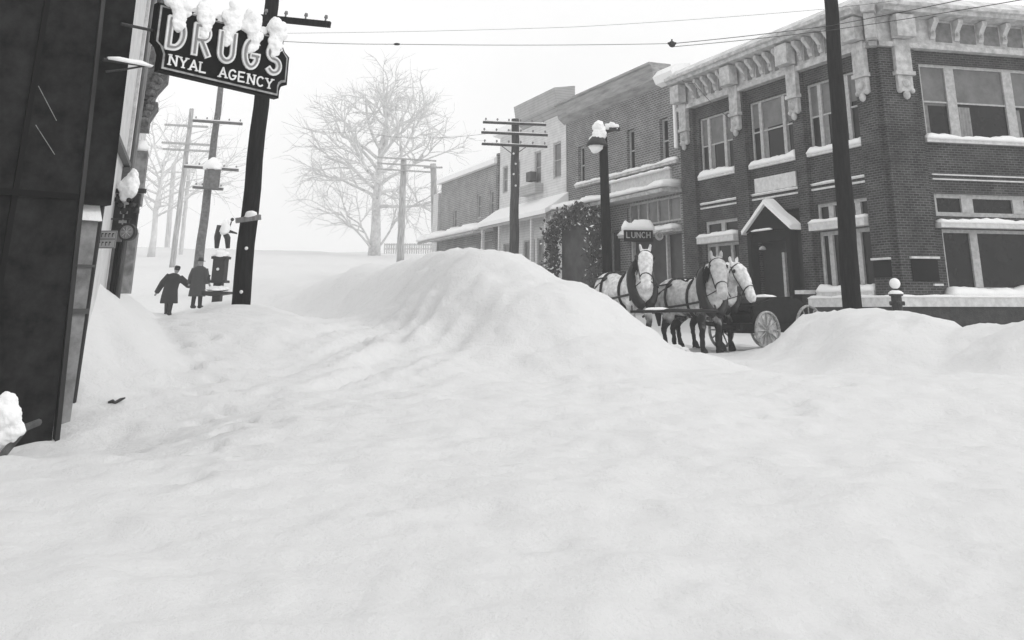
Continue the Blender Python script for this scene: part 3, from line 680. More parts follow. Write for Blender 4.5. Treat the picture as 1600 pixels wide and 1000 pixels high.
# dark shopfront, its face set diagonally
MD = frame((A.x, A.y), (1, 1))
dk = thing('dark_shopfront', MD, 'dark painted corner shopfront filling the left edge of the picture', 'building')
bm = bmesh.new()
prism(bm, [(-4, -.5), (0.0, -.5), (-.12, 3.0), (-.29, 7.5), (-.29, 9), (-4, 9)], 0, .25)
link('wall', bm, DARKW, dk)
bm = bmesh.new()
prism(bm, [(.0, .22), (.05, .22), (-.07, 3.0), (-.235, 7.5), (-.285, 7.5), (-.12, 3.0)], -.03, .06)
link('edge_moulding', bm, DARKW2, dk)
link('lower_apron', B((-4, -.14, -.05, -.002, 2.95, 3.02)), mat('dark_moulding', .009, rough=.9, spec=.03), dk)
link('door_jamb', B((-.86, -.8, -.04, -.002, -.4, 7.5)), mat('dark_jamb', .010, rough=.9, spec=.03), dk)
for (x, z, l) in ((-.78, 3.85, .38), (-.74, 3.45, .32)):
    bm = bmesh.new(); tube(bm, [(x, -.05, z + l), (x + .26, -.05, z)], .005, 5); link('scratch', bm, GREYW, dk)
bm = bmesh.new(); prism(bm, [(-.06, 2.95), (.38, 2.95), (.31, 7.5), (-.2, 7.5)], .3, .9)
link('corner_pier', bm, DARKW, dk)
# grey pilaster and thin post below the pier
pl = thing('grey_pilaster', MD, 'pale grey panelled pilaster with a snowy shoulder beside the dark shopfront', 'pilaster')
bm = bmesh.new(); prism(bm, [(.0, .1), (.27, .1), (.27, 2.75), (.05, 2.75)], .35, .6); link('shaft', bm, mat('grey_pilaster_paint', .22, var=.4, vscale=3), pl)
link('band', B((.01, .3, .31, .349, 1.66, 1.72)), mat('grey_band', .08), pl)
link('band', B((.02, .3, .32, .349, 2.2, 2.23)), mat('grey_band', .08), pl)
bm = bmesh.new(); side_prism(bm, [(.3, 2.752), (.62, 2.752), (.62, 3.02), (.45, 2.95)], .06, .30); link('snow_shoulder', bm, SNOWC, pl)
th_ = tag(link('thin_post', (lambda bm: (tube(bm, [(.42, .75, .1), (.44, .75, 3.1)], .035, 8), bm)[1])(bmesh.new()), DARKW2, None, MD), 'thin dark post standing just beyond the grey pilaster', 'post')

# pale clapboard house along the sidewalk
MW = frame((A.x + .36 * .3, A.y + .0), (-.36, 1))        # X runs up the street, so facade faces right
MW = Matrix(((-.3387, -.9409, 0, -5.70), (.9409, -.3387, 0, 12.15), (0, 0, 1, 0), (0, 0, 0, 1)))
# local X along street away from camera, local Y into the house (left)
lh = thing('clapboard_building', MW, 'pale painted building beyond the dark shopfront with a snow bank at its foot', 'building')
hW = [(1.0, 5.15, 1.5, 7.6)]
link('wall', wall(bmesh.new(), .7, 4.35, .2, 9, hW, .2), mat('cream_boards', .55, rough=.8, var=.12, vscale=3), lh)
link('rear_block', B((.75, 4.3, .5, 8, -.2, 9)), CLAPD, lh)
link('corner_board', B((4.36, 4.52, -.05, .3, .4, 9)), TRIM, lh)
link('cornice_band', B((.7, 4.34, -.1, -.002, 3.98, 4.05)), mat('grey_cornice_band', .12), lh)
link('lower_post', B((3.95, 4.25, -.12, -.002, 1.6, 3.95)), mat('grey_shop_post', .10, var=.3), lh)
window(lh, *hW[0], rail=6.3, fw=.08, glass=GLASSF)
bm = bmesh.new(); tube(bm, [(4.62, -.1, .6), (4.62, -.1, 9)], .05, 8); link('rainwater_pipe', bm, GREYW, lh)
lh2 = thing('ornate_building', MW, 'narrow strip of an ornate building with bracketed corner beyond the pale left building', 'building')
link('wall', wall(bmesh.new(), 4.7, 9.3, .2, 9.0, [], .2), CLAP, lh2)
link('rear_block', B((4.72, 9.3, .3, 8, -.2, 9)), CLAPD, lh2)
ORN = mat('ornate_stonework', .13, var=.6, vscale=9, bump=.8, bscale=20)
for z0, z1, pr in ((5.55, 6.6, .42), (5.0, 5.5, .3), (7.2, 8.2, .4)):
    bm = bmesh.new(); side_prism(bm, [(-.002, z0), (-.18, z0), (-pr * .6, z0 + .2), (-pr, z0 + .45), (-pr, z1), (-.002, z1)], 6.2, 6.9)
    for k in range(7): ball(bm, (6.15, -pr * (.35 + .09 * k), z0 + .12 + .13 * k), .09, sub=1)
    link('corner_bracket', bm, ORN, lh2)
for z0, z1 in ((3.6, 4.6), (2.0, 3.1)): link('bay_edge', B((6.4, 7.0, -.22, -.002, z0, z1)), mat('grey_bay', .2, var=.4), lh2)
link('bay_snow', snow_strip(bmesh.new(), 6.3, 7.1, -.2, 0, 4.6, .2, seed=61), SNOWC, lh2, smooth=True)
link('bay_snow', snow_strip(bmesh.new(), 6.3, 7.1, -.2, 0, 3.1, .15, seed=62), SNOWC, lh2, smooth=True)
# small plate on the pale wall
q = at(163, 374, 13.7)
sg = thing('wall_plate', q + Vector((.02, 0, 0)), 'small two-row lettered plate projecting from the pale left building', 'sign')
link('plate', B((-.14, .14, 0, .02, -.12, .12)), mat('plate_grey', .2), sg)
link('plate_panel', B((-.125, .125, -.006, -.001, .015, .105), (-.125, .125, -.006, -.001, -.105, -.01)), LETTERD, sg)
bm = bmesh.new()
for r_ in (0, 1):
    for i in range(5 - r_):
        x = -.10 + i * .05 + r_ * .02; z = .03 - r_ * .115
        box(bm, x - .014, x - .007, -.012, -.007, z, z + .055); box(bm, x - .006, x + .012, -.012, -.007, z + .04, z + .052)
link('worn_marks', bm, BLACK, sg)

# hanging lantern sign and round clock-like emblem
q = at(203, 300, 15.2)
ln = thing('hanging_bracket_sign', q, 'dark ornate bracket sign under a tall cone of snow by the pale left building', 'sign')
bm = B((-.24, .24, -.04, .04, -.02, .05), (-.2, .17, -.03, .03, -.6, -.03))
for k in range(6): ball(bm, (-.15 + .06 * k, -.04, -.12 - .09 * (k % 3)), .06, sub=1)
box(bm, -.5, -.24, -.02, .02, .0, .03)
link('board', bm, IRON, ln)
bm = bmesh.new()
box(bm, -.04, -.02, -.056, -.046, -.5, -.14)
for k in range(3): box(bm, -.09, .03, -.055, -.045, -.2 - .14 * k, -.16 - .14 * k)
link('worn_marks', bm, LETTERD, ln)
crumbly('snow_cap', [(0, 0, .08, .15), (.01, 0, .17, .11), (.02, 0, .26, .075), (.02, 0, .33, .045)], ln, .012, seed=3)
q = at(200, 363, 15.0)
ck = thing('round_hanging_emblem', q, 'round grey clock-like emblem hanging below the dark bracket sign', 'sign')
bm = bmesh.new(); tube(bm, [(0, -.05, 0), (0, .05, 0)], .13, 24); link('rim', bm, IRON, ck)
bm = bmesh.new(); tube(bm, [(0, -.058, 0), (0, -.051, 0)], .1, 24); link('dial', bm, GREYW, ck)
bm = bmesh.new()
for k in range(8):
    a = k * math.pi / 4; tube(bm, [(0, -.062, 0), (.08 * math.cos(a), -.062, .08 * math.sin(a))], .005, 4)
link('dial_marks', bm, LETTERD, ck)
bm = bmesh.new(); tube(bm, [(0, 0, .12), (0, 0, .2)], .012, 6); tube(bm, [(-.5, 0, .2), (0.02, 0, .2)], .012, 6); link('bracket', bm, IRON, ck)
for i, (px, y0, y1, Yd, r_) in enumerate(((181, 378, 440, 15.6, .05), (190, 375, 448, 16.0, .045))):
    a = at(px + 5, y0, Yd); b = Vector((a.x, Yd, hz(a.x, Yd) - .1)); bm = bmesh.new(); tube(bm, [b, a], r_, 8)
    tag(link('shop_post', bm, POLEM if i else POLE), ('first' if i == 0 else 'second') + ' dark post from the wall rising from the drift under the round emblem', 'post')

# big hanging drugstore sign
S0 = Vector((-5.0, 11.6, 0)); SD = Vector((1.32, 1.4, 0)); SL = SD.length
MSG = frame((S0.x, S0.y), (SD.x, SD.y))
zb0 = at(240, 108, 11.6).z
sg = thing('drugstore_sign', MSG @ Matrix.Translation((0, 0, zb0)), 'black hanging sign lettered DRUGS and NYAL AGENCY, crusted with snow', 'sign')
tilt = math.tan(R(-3.0))
def T(pts): return [(x, z + tilt * x) for x, z in pts]
def sign_outline(g=0.0):
    W, Hh, n = SL, .86, .11
    l = [(n + g, g), (W - n - g * .9, g)]
    l += [(W - g - n + (n) * (1 - math.cos(R(a))) * 1.0 - g * .0, .0 + g + .10 + .11 * math.sin(R(a))) for a in (0, 30, 60, 90)]
    l += [(W - g, .24 + g), (W - g, .60 - g * .5), (W - g - n * .7, .66), (W - g - n, .72), (W - g - n, Hh - g), (n + g, Hh - g)]
    l += [(g, Hh - g), (g, .36), (n * .6 + g, .31), (n + g, .22)]
    return T(l)
bm = bmesh.new(); prism(bm, sign_outline(0), -.06, .06); link('panel', bm, BLACK, sg)
bm = bmesh.new(); prism(bm, sign_outline(.03), -.075, -.061); fr = link('border', bm, mat('sign_border', .33, var=.4, vscale=8), sg)
bm = bmesh.new(); prism(bm, sign_outline(.055), -.085, -.0755); link('face', bm, BLACK, sg)
bm = bmesh.new()
adv = (SL - .42) / 11.0; x = .22
for ch in 'NYAL AGENCY':
    if ch != ' ': glyph(bm, ch, x, .095 + tilt * x, .125, adv * 1.1, .022, -.097, .01)
    x += adv
link('lettering', bm, LETTER, sg)
CH_ = mat('letter_channel_grey', .22)
for ch, x in zip('DRUGS', [.17 + i * .352 for i in range(5)]):
    bm = bmesh.new(); glyph(bm, ch, x, .315 + tilt * x, .37, .30, .085, -.115, .028, serif=False); ob = link('letter', bm, LETTER, sg)
    bm = bmesh.new(); glyph(bm, ch, x, .315 + tilt * x, .37, .30, .026, -.128, .008, serif=False); link('letter_channel', bm, CH_, ob)
    sr = random.Random(ord(ch)); wdt = sr.uniform(.08, .1); zlo = sr.uniform(.50, .60)
    crumbly('letter_snow', [(x + .10 + sr.uniform(-.035, .035) * (1.5 if f > .4 else .6), -.105, zlo + (.96 - zlo) * f + tilt * x, wdt * (.6 + .65 * f)) for f in (0, .14, .28, .42, .56, .7, .85, 1.0)], sg, .011, seed=ord(ch), flat=1.2)
link('top_rail', B((.08, SL - .1, -.03, .03, .80, .84)), IRON, sg)
crumbly('top_snow', [(.15 + k * .09, 0, .86 + tilt * (.15 + k * .09), .055 + .02 * (k % 3)) for k in range(19)], sg, .013, seed=77)
bm = bmesh.new(); tube(bm, [(-.55, 0, .02), (.06, 0, .05)], .022, 8); tube(bm, [(-.5, 0, -.12), (-.3, 0, -.06), (-.05, 0, .03)], .014, 6)
link('wall_bracket', bm, IRON, sg)
bm = bmesh.new(); tube(bm, [(-.4, 0, .5), (.0, 0, .5)], .02, 8); link('upper_bracket', bm, IRON, sg)
link('bracket_snow', snow_strip(bmesh.new(), -.5, .04, -.03, .03, .04, .05, seed=71), SNOWC, sg, smooth=True)

# leaning rail with a cushion of snow, lower left
rl = thing('sloping_rail', at(20, 690, 9.6), 'dark sloping rail half buried under a rounded heap of snow', 'rail')
o_ = rl.location.copy()
bm = bmesh.new(); tube(bm, [at(-70, 790, 9.2) - o_, at(5, 710, 9.6) - o_, at(40, 668, 9.9) - o_, at(60, 660, 10.3) - o_], .035, 8); link('bar', bm, mat('rail_grey', .06, var=.4), rl)
sq = [at(px, py, 9.7) - o_ for px, py in ((-40, 650), (-15, 650), (8, 648), (15, 662), (-10, 680), (-40, 690), (-30, 670), (5, 672))]
crumbly('snow_heap', [(p.x, p.y, p.z, .13) for p in sq], rl, .016, seed=11)
# scrap lying in the snow
q = at(180, 629, 13)
for k in range(60):
    if q.z > hz(q.x, q.y): break
    q = at(180, 629, 13 - k * .08)
q.z = hz(q.x, q.y) + .015
bm = bmesh.new(); tube(bm, [(-.09, 0, .0), (-.04, .02, .012), (.0, .0, .0), (.05, .03, .03), (.1, .04, .05)], [.012, .025, .018, .02, .008], 7)
tag(link('bark_scrap', bm, POLEM, None, Matrix.Translation(q), smooth=True), 'small dark scrap lying alone on the open snow', 'scrap')

# ================================================================== POLES
def arm(par, M0, w_, z, y=0, th=.055, ins=4, m=POLE, tilt=0, x=0, snow=0):
    o = link('crossarm', B((-w_ / 2, w_ / 2, -th, th, -th, th)), m, par, Matrix.Translation((x, y, z)) @ Matrix.Rotation(tilt, 4, 'Y'))
    for k in range(ins):
        xx = -w_ / 2 + .12 + k * (w_ - .24) / max(1, ins - 1)
        bm = bmesh.new(); tube(bm, [(xx, 0, th), (xx, 0, th + .07), (xx, 0, th + .075), (xx, 0, th + .14)], [.02, .02, .045, .03], 8)
        link('insulator', bm, GREYW, o)
    if snow: link('arm_snow', snow_strip(bmesh.new(), -w_ / 2, w_ / 2, -th, th, th, snow, seed=int(z * 9)), SNOWC, o, smooth=True)
    return o
def pole(x, y, top, r0, r1, m, label, cat='utility pole', lean=(0, 0), base=None, group='utility poles along the street'):
    zb = hz(x, y) - .4 if base is None else base
    t = thing('utility_pole', (x, y, zb), label, cat, group)
    h = top - zb; bm = bmesh.new(); n = 14
    tube(bm, [(lean[0] * i / n + .015 * math.sin(i * 1.7), lean[1] * i / n, h * i / n) for i in range(n + 1)], [r0 + (r1 - r0) * i / n for i in range(n + 1)], 14)
    link('shaft', bm, m, t, smooth=True)
    return t, zb
# near left pole
pa = at(376, 470, 20); pb = at(410, 140, 20)
lx = (pb.x - pa.x) / (pb.z - pa.z)
t, zb = pole(pa.x - lx * .6, 20, 9.2, .185, .14, POLE, 'thick dark tarred pole passing behind the drugstore sign', lean=(lx * (9.2 - pa.z + .6), 0), base=pa.z - .6)
q = at(475, 37, 20) - t.location; arm(t, None, 1.55, q.z, y=-.2, th=.06, ins=4, x=q.x - .15, tilt=R(6))
q = at(388, 342, 19.75) - t.location
ob = link('nailed_board', B((-.25, .25, -.03, .03, -.05, .05)), GREYW, t, Matrix.Translation(q) @ Matrix.Rotation(R(-8), 4, 'Y'))
link('board_snow', lump((.05, 0, .05), .12, 1.1, .4, .9, seed=8), SNOWC, ob, smooth=True)
for px, py in ((385, 388), (377, 456)):
    q = at(px, py, 19.78) - t.location; bm = bmesh.new(); ball(bm, q, .035, sub=2); link('pale_knob', bm, LETTER, t, smooth=True)
# near right pole
pa = at(1332, 488, 24); pb = at(1298, 0, 24); lx = (pb.x - pa.x) / (pb.z - pa.z)
t, zb = pole(pa.x - lx * .9, 24, 10.5, .235, .165, POLE, 'thick dark pole standing before the corner brick building', lean=(lx * (10.5 - pa.z + .9), 0), base=pa.z - .9)
# middle pole with three crossarms
pa = at(803, 400, 41); pt = at(804, 186, 41)
t, zb = pole(pa.x, 41, pt.z, .22, .16, POLEM, 'grey pole with three crossarms before the pale clapboard building', base=pa.z - 1.6)
for py, w_ in ((193, 2.72), (209, 2.85), (227, 2.8)):
    q = at(804, py, 40.8) - t.location; arm(t, None, w_, q.z, y=-.2, th=.05, ins=6, m=POLEM, tilt=R(2.5), x=q.x, snow=.03)
for s_ in (-1, 1):
    q = at(804, 227, 40.9) - t.location; bm = bmesh.new(); tube(bm, [(q.x, -.2, q.z - .45), (q.x + s_ * .55, -.2, q.z - .04)], .018, 5); link('brace', bm, POLEM, t)
for k, py in enumerate((240, 256, 272, 290)):
    q = at(804, py, 40.78) - t.location; bm = bmesh.new(); ball(bm, (q.x + (.05 if k % 2 else -.04), -.02 - .2, q.z), .05, sub=1); link('pale_knob', bm, LETTER, t)
# left row: second, third, fourth poles
def leanpole(px0, py0, px1, py1, Y, r0, r1, m, label, extra=1.2):
    a = at(px0, py0, Y); b = at(px1, py1, Y); k = (b.x - a.x) / (b.z - a.z)
    return pole(a.x - k * extra, Y, b.z, r0, r1, m, label, lean=(b.x - a.x + k * extra, 0), base=a.z - extra)
t, zb = leanpole(311, 405, 346, 130, 45, .22, .13, mat('mid_pole_wood', .13, var=.4, vscale=8), 'grey pole with transformer box and crossarms beyond the two walkers')  # pole wood lightened to hold its distance haze in the colour
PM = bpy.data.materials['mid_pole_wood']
for py, pc, w_ in ((191, 340, 2.35), (263, 330, 2.55), (294, 325, 1.4)):
    q = at(pc, py, 44.8) - t.location; arm(t, None, w_, q.z, y=-.2, th=.06, ins=5, m=PM, tilt=R(4), x=q.x, snow=.05)
q = at(331, 280, 44.7) - t.location
tb = link('transformer', (lambda bm: (tube(bm, [(0, 0, -.45), (0, 0, .42)], .36, 16), tube(bm, [(0, 0, .42), (0, 0, .5)], [.38, .3], 16), bm)[2])(bmesh.new()), PM, t, Matrix.Translation(q))
link('snow_cap', lump((0, 0, .48), .42, 1, 1, 1.2, seed=5), SNOWC, tb, smooth=True)
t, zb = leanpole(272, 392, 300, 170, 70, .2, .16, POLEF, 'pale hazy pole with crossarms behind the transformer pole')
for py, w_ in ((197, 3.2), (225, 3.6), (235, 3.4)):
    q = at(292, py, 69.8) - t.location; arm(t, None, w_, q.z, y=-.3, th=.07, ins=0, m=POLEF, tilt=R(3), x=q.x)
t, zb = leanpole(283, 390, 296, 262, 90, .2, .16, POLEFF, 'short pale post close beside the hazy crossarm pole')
t, zb = leanpole(261, 388, 272, 255, 110, .3, .24, POLEFF, 'faintest pole coloured haze-white at the far end of the left row')
q = at(272, 268, 109) - t.location; arm(t, None, 4.2, q.z, y=-.3, th=.08, ins=0, m=POLEFF, x=q.x)
# far pair joined by crossarms
t, zb = leanpole(626, 386, 631, 250, 80, .3, .24, POLEF, 'far pole coloured haze-pale carrying long crossarms beside the big bare tree')
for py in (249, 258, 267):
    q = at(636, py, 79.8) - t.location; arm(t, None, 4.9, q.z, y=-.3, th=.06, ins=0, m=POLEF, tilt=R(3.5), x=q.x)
t, zb = leanpole(680, 398, 677, 256, 72, .26, .22, POLEF, 'far pole coloured haze-pale just before the haze-pale brick building')
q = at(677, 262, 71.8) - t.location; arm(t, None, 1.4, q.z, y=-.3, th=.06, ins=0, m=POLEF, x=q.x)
# street lamp post before the shopfronts
pa = at(950, 420, 31); pt = at(942, 200, 31)
lp = thing('lamp_post', (pa.x, 31, pa.z - 1.4), 'dark wooden lamp post whose lamp hood is heaped with snow', 'street lamp')
bm = bmesh.new(); tube(bm, [(0, 0, 0), ((pt.x - pa.x) * .4, 0, 2.2), (pt.x - pa.x, 0, pt.z - lp.location.z)], [.17, .155, .13], 12); link('shaft', bm, POLE, lp, smooth=True)
tx, tz = pt.x - pa.x, pt.z - lp.location.z
bm = bmesh.new(); tube(bm, [(tx, -.0, tz - .15), (tx + .5, -.05, tz - .02)], .055, 8); box(bm, tx + .2, tx + .55, -.12, .05, tz - .1, tz - .0); link('arm', bm, IRON, lp)
bm = bmesh.new(); tube(bm, [(tx - .2, -.25, tz - .62), (tx - .2, -.25, tz - .55), (tx - .12, -.2, tz - .15)], [.36, .33, .08], 16); link('hood', bm, IRON, lp, smooth=True)
crumbly('snow_cap', [(tx - .2, -.25, tz - .48, .3), (tx - .2, -.25, tz - .3, .24), (tx - .14, -.2, tz - .1, .17), (tx - .1, -.15, tz + .08, .12), (tx + .15, -.05, tz + .05, .1), (tx + .32, -.05, tz + .06, .11), (tx + .46, -.05, tz + .04, .08)], lp, .022, seed=12)

# overhead wires
def wire(pts, r, label, sag=.0, ballr=None):
    P = [at(*p) for p in pts]; bm = bmesh.new(); full = []
    for a, b in zip(P[:-1], P[1:]):
        for i in range(12):
            f = i / 12; q = a.lerp(b, f); q.z -= sag * 4 * f * (1 - f); full.append(q)
    full.append(P[-1]); tube(bm, full, r, 5)
    return tag(link('overhead_wire', bm, WIRE), label, 'wire', 'overhead wires')
wire([(400, 62, 20), (620, 69, 21), (1051, 68, 22)], .007, 'thin wire crossing the sky from the sign to the hanging insulator', .03)
wire([(1051, 68, 22), (1298, 40, 21), (1640, -30, 15)], .009, 'upper of two wires rising from the insulator past the near right pole', .02)
wire([(1051, 73, 22), (1298, 47, 21), (1640, -8, 15)], .008, 'lower of two wires rising from the insulator past the near right pole', .02)
wire([(440, 52, 26), (900, 42, 26), (1290, 14, 25), (1700, -40, 20)], .005, 'hair-thin highest wire across the sky', .03)
wire([(440, 190, 60), (560, 205, 60), (760, 209, 41)], .007, 'faint wire reaching the crossarms of the middle pole', .3)
wire([(1058, 120, 39), (1085, 130, 36), (1140, 185, 34)], .012, 'dark slack cable hanging in front of the brick building cornice', .1)
q = at(620, 69, 21); bm = bmesh.new(); ball(bm, (0, 0, 0), .05, 1.6, .7, .6); tag(link('wire_insulator', bm, IRON, None, Matrix.Translation(q)), 'small dark insulator on the wire above the bare tree', 'insulator')
q = at(1050, 69, 22); hi = thing('wire_hanger', q, 'large dark hanging insulator where the sky wires meet', 'insulator')
bm = bmesh.new(); ball(bm, (0, 0, 0), .075, 1.1, .8, 1.1); link('body', bm, IRON, hi, smooth=True)
bm = bmesh.new(); tube(bm, [(-.1, 0, .02), (.1, 0, .02)], .03, 8); tube(bm, [(0, 0, .06), (0, 0, .12)], .02, 6); link('clamp', bm, IRON, hi)

# ================================================================== MONUMENT BY THE WALKERS
q = at(342, 440, 30); zg = hz(q.x, 30)
mo = thing('iron_fountain', (q.x, 30, q.z), 'dark iron street fountain with scrolled top and snow on its pedestal', 'fountain')
def mz(py): return at(342, py, 30).z - q.z
bm = bmesh.new()
box(bm, -.18, .18, -.18, .18, mz(438), mz(405)); box(bm, -.23, .23, -.22, .22, mz(404.9), mz(401)); box(bm, -.25, .25, -.23, .23, mz(442), mz(438.1))
tube(bm, [(-.28, 0, mz(440)), (-.33, -.05, mz(436)), (-.3, 0, mz(430))], .04, 8)
link('pedestal', bm, IRON, mo)
bm = bmesh.new(); ball(bm, (0, -.215, mz(421)), .045, 1, .4, 1); link('spout', bm, LETTER, mo)
link('basin', (lambda bm: (prism(bm, [(-.38, mz(455)), (.42, mz(456)), (.42, mz(459)), (-.1, mz(463)), (-.38, mz(461))], -.3, .3), bm)[1])(bmesh.new()), IRON, mo)
bm = bmesh.new()
zt = mz(348)
tube(bm, [(-.17, 0, mz(388)), (-.18, 0, mz(370)), (-.14, 0, mz(352))], [.06, .10, .09], 10)
tube(bm, [(.17, 0, mz(388)), (.13, 0, mz(372)), (.02, 0, mz(362))], [.06, .09, .08], 10)
tube(bm, [(-.1, 0, mz(362)), (.15, -.02, mz(361)), (.42, -.04, mz(365))], [.07, .05, .02], 8)
ball(bm, (.22, 0, mz(343)), .055); tube(bm, [(.2, 0, mz(346)), (.14, 0, mz(360))], .02, 6)
link('scrollwork', bm, IRON, mo, smooth=True)
for c_, a_ in (((0, 0, mz(400)), (.24, 1, 1, .9)), ((.04, -.02, mz(362)), (.17, .9, .9, 2.2)), ((0, 0, mz(453)), (.3, 1.1, 1, .5))): link('snow_crust', lump(c_, *a_, seed=21, amp=.4), SNOWC, mo, smooth=True)
bm = bmesh.new(); box(bm, -.12, .12, -.12, .12, -1.4, mz(442.2)); link('foot', bm, IRON, mo)

# snow-capped hydrant post before the corner building
q = at(1403, 490, 23.5)
hy = thing('hydrant', (q.x, 23.5, q.z), 'stubby dark hydrant topped by a round ball of snow', 'hydrant')
def yz(py): return at(1403, py, 23.5).z - q.z
bm = bmesh.new(); tube(bm, [(0, 0, -.8), (0, 0, yz(463)), (0, 0, yz(462)), (0, 0, yz(458)), (0, 0, yz(455))], [.13, .12, .16, .16, .1], 14)
tube(bm, [(-.17, -.02, yz(474)), (.17, -.02, yz(474))], .05, 10); ball(bm, (0, -.12, yz(474)), .06, 1, .6, 1); link('barrel', bm, IRON, hy, smooth=False)
bm = lump((0, 0, yz(459)), .17, 1, 1, .5, seed=31, amp=.1); ball(bm, (0, 0, yz(443)), .125, 1, 1, 1.0, 3); link('snow_ball', bm, SNOWC, hy, smooth=True)
bm = bmesh.new(); tube(bm, [(0, 0, yz(459)), (0, 0, yz(445))], .05, 8); link('bonnet', bm, IRON, hy)

# ================================================================== TREES
def tree(name, x, y, h, spread, m1, m2, label, seed, levels=5, r0=.45, crown_from=.28, low=True):
    rnd = random.Random(seed); t = thing(name, (x, y, hz(x, y) - .3), label, 'tree')
    tb = bmesh.new(); cb = bmesh.new()
    tp = [(0, 0, 0), (.05, 0, h * .15), (-.08, 0, h * .33), (.05, .1, h * .5), (.15, 0, h * .62)]
    tube(tb, tp, [r0 * 1.15, r0 * .85, r0 * .7, r0 * .5, r0 * .3], 10)
    def grow(p, d, L, r, lv):
        pts = [p]; n = 4; dd = d.copy()
        for i in range(n):
            dd = (dd + Vector((rnd.gauss(0, .2), rnd.gauss(0, .2), rnd.gauss(0, .17) + (.05 if lv > 1 else -.01)))).normalized()
            pts.append(pts[-1] + dd * L / n)
        tube(cb, pts, [r * (1 - .12 * i) for i in range(n + 1)], 4 if lv < 3 else 6, cap=False)
        if lv == 0: return
        k = rnd.choice((3, 4, 5)) if lv > 1 else 5
        for j in range(k):
            f = rnd.uniform(.3, 1.0); i = min(n - 1, int(f * n)); b = pts[i].lerp(pts[i + 1], f * n - i)
            ax = Vector((rnd.gauss(0, 1), rnd.gauss(0, 1), rnd.gauss(0, 1))).normalized()
            nd = (Matrix.Rotation(rnd.uniform(.45, .95), 3, dd.cross(ax).normalized()) @ dd); nd.z = nd.z * .8 + .08
            grow(b, nd.normalized(), L * rnd.uniform(.5, .8), max(r * .5, .018), lv - 1)
    nb = 17
    for i in range(nb):
        f = i / (nb - 1); z = h * (crown_from + (.62 - crown_from) * f); a = i * 2.4 + rnd.uniform(-.3, .3)
        el = .12 + .85 * f
        d = Vector((math.cos(a) * math.cos(el), math.sin(a) * math.cos(el) * .8, math.sin(el)))
        L = spread * (.8 - .12 * f) if f < .8 else h * .30
        grow(Vector((0, 0, z)), d, L, r0 * .34, levels - 2)
    if low:
        for a, el in ((-2.8, .85), (.4, .9), (3.0, 1.0)):
            d = Vector((math.cos(a) * math.cos(el), math.sin(a) * .3, math.sin(el))).normalized(); grow(Vector((0, 0, h * .03)), d, h * .3, r0 * .24, levels - 2)
    link('trunk', tb, m1, t, smooth=True); link('crown', cb, m2, t)
q = at(585, 388, 105)
tree('bare_tree', q.x, 105, (at(585, 108, 105) - q).z, (at(705, 300, 105) - at(585, 300, 105)).x * 1.12, BARK, BARK, 'great spreading bare tree coloured haze-pale at the end of the street', 11, levels=5, r0=.62)
q = at(236, 400, 85)
tree('bare_tree', q.x, 85, 13, 8, BARKL, BARKL, 'faint bare tree coloured haze-white rising behind the left buildings', 5, levels=4, r0=.3, low=False)
# far fence at the foot of the tree
fe = thing('picket_fence', at(650, 387, 84), 'low fence coloured haze-pale between the two far poles', 'fence')
L_ = at(695, 387, 84).x - at(595, 387, 84).x
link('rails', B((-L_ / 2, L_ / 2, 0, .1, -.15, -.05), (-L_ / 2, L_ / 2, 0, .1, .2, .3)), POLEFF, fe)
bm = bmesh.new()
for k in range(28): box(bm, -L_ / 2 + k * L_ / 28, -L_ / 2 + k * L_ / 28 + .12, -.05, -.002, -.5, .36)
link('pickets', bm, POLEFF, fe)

# ================================================================== HORSES
def remesh(o, vox, it=6):
    m = o.modifiers.new('remesh', 'REMESH'); m.mode = 'VOXEL'; m.voxel_size = vox; m.use_smooth_shade = True
    s = o.modifiers.new('smooth', 'SMOOTH'); s.factor = .5; s.iterations = it
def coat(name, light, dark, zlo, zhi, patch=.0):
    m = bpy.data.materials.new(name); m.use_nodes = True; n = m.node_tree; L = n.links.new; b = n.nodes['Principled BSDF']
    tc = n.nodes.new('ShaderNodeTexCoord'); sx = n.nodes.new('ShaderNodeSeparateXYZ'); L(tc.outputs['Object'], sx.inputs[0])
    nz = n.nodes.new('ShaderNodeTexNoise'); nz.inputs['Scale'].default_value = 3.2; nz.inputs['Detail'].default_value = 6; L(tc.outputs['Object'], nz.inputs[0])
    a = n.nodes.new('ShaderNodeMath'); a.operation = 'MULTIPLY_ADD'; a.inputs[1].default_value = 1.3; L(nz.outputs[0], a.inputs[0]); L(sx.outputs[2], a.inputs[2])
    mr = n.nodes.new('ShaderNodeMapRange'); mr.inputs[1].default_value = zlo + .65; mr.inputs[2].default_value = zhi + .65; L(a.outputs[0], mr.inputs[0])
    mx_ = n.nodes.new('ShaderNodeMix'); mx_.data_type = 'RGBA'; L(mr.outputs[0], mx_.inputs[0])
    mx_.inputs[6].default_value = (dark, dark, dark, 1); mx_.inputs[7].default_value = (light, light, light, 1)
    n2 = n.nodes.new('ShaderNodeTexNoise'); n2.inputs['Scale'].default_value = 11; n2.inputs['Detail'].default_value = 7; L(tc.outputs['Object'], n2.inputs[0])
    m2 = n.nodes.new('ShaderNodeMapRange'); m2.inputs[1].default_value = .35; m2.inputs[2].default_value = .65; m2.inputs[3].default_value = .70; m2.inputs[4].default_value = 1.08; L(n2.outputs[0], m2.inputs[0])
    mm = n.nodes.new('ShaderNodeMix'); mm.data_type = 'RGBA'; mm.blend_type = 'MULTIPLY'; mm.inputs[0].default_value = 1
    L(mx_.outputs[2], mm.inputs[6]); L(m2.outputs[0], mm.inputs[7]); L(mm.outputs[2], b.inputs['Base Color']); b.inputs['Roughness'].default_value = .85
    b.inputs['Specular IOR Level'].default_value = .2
    return m
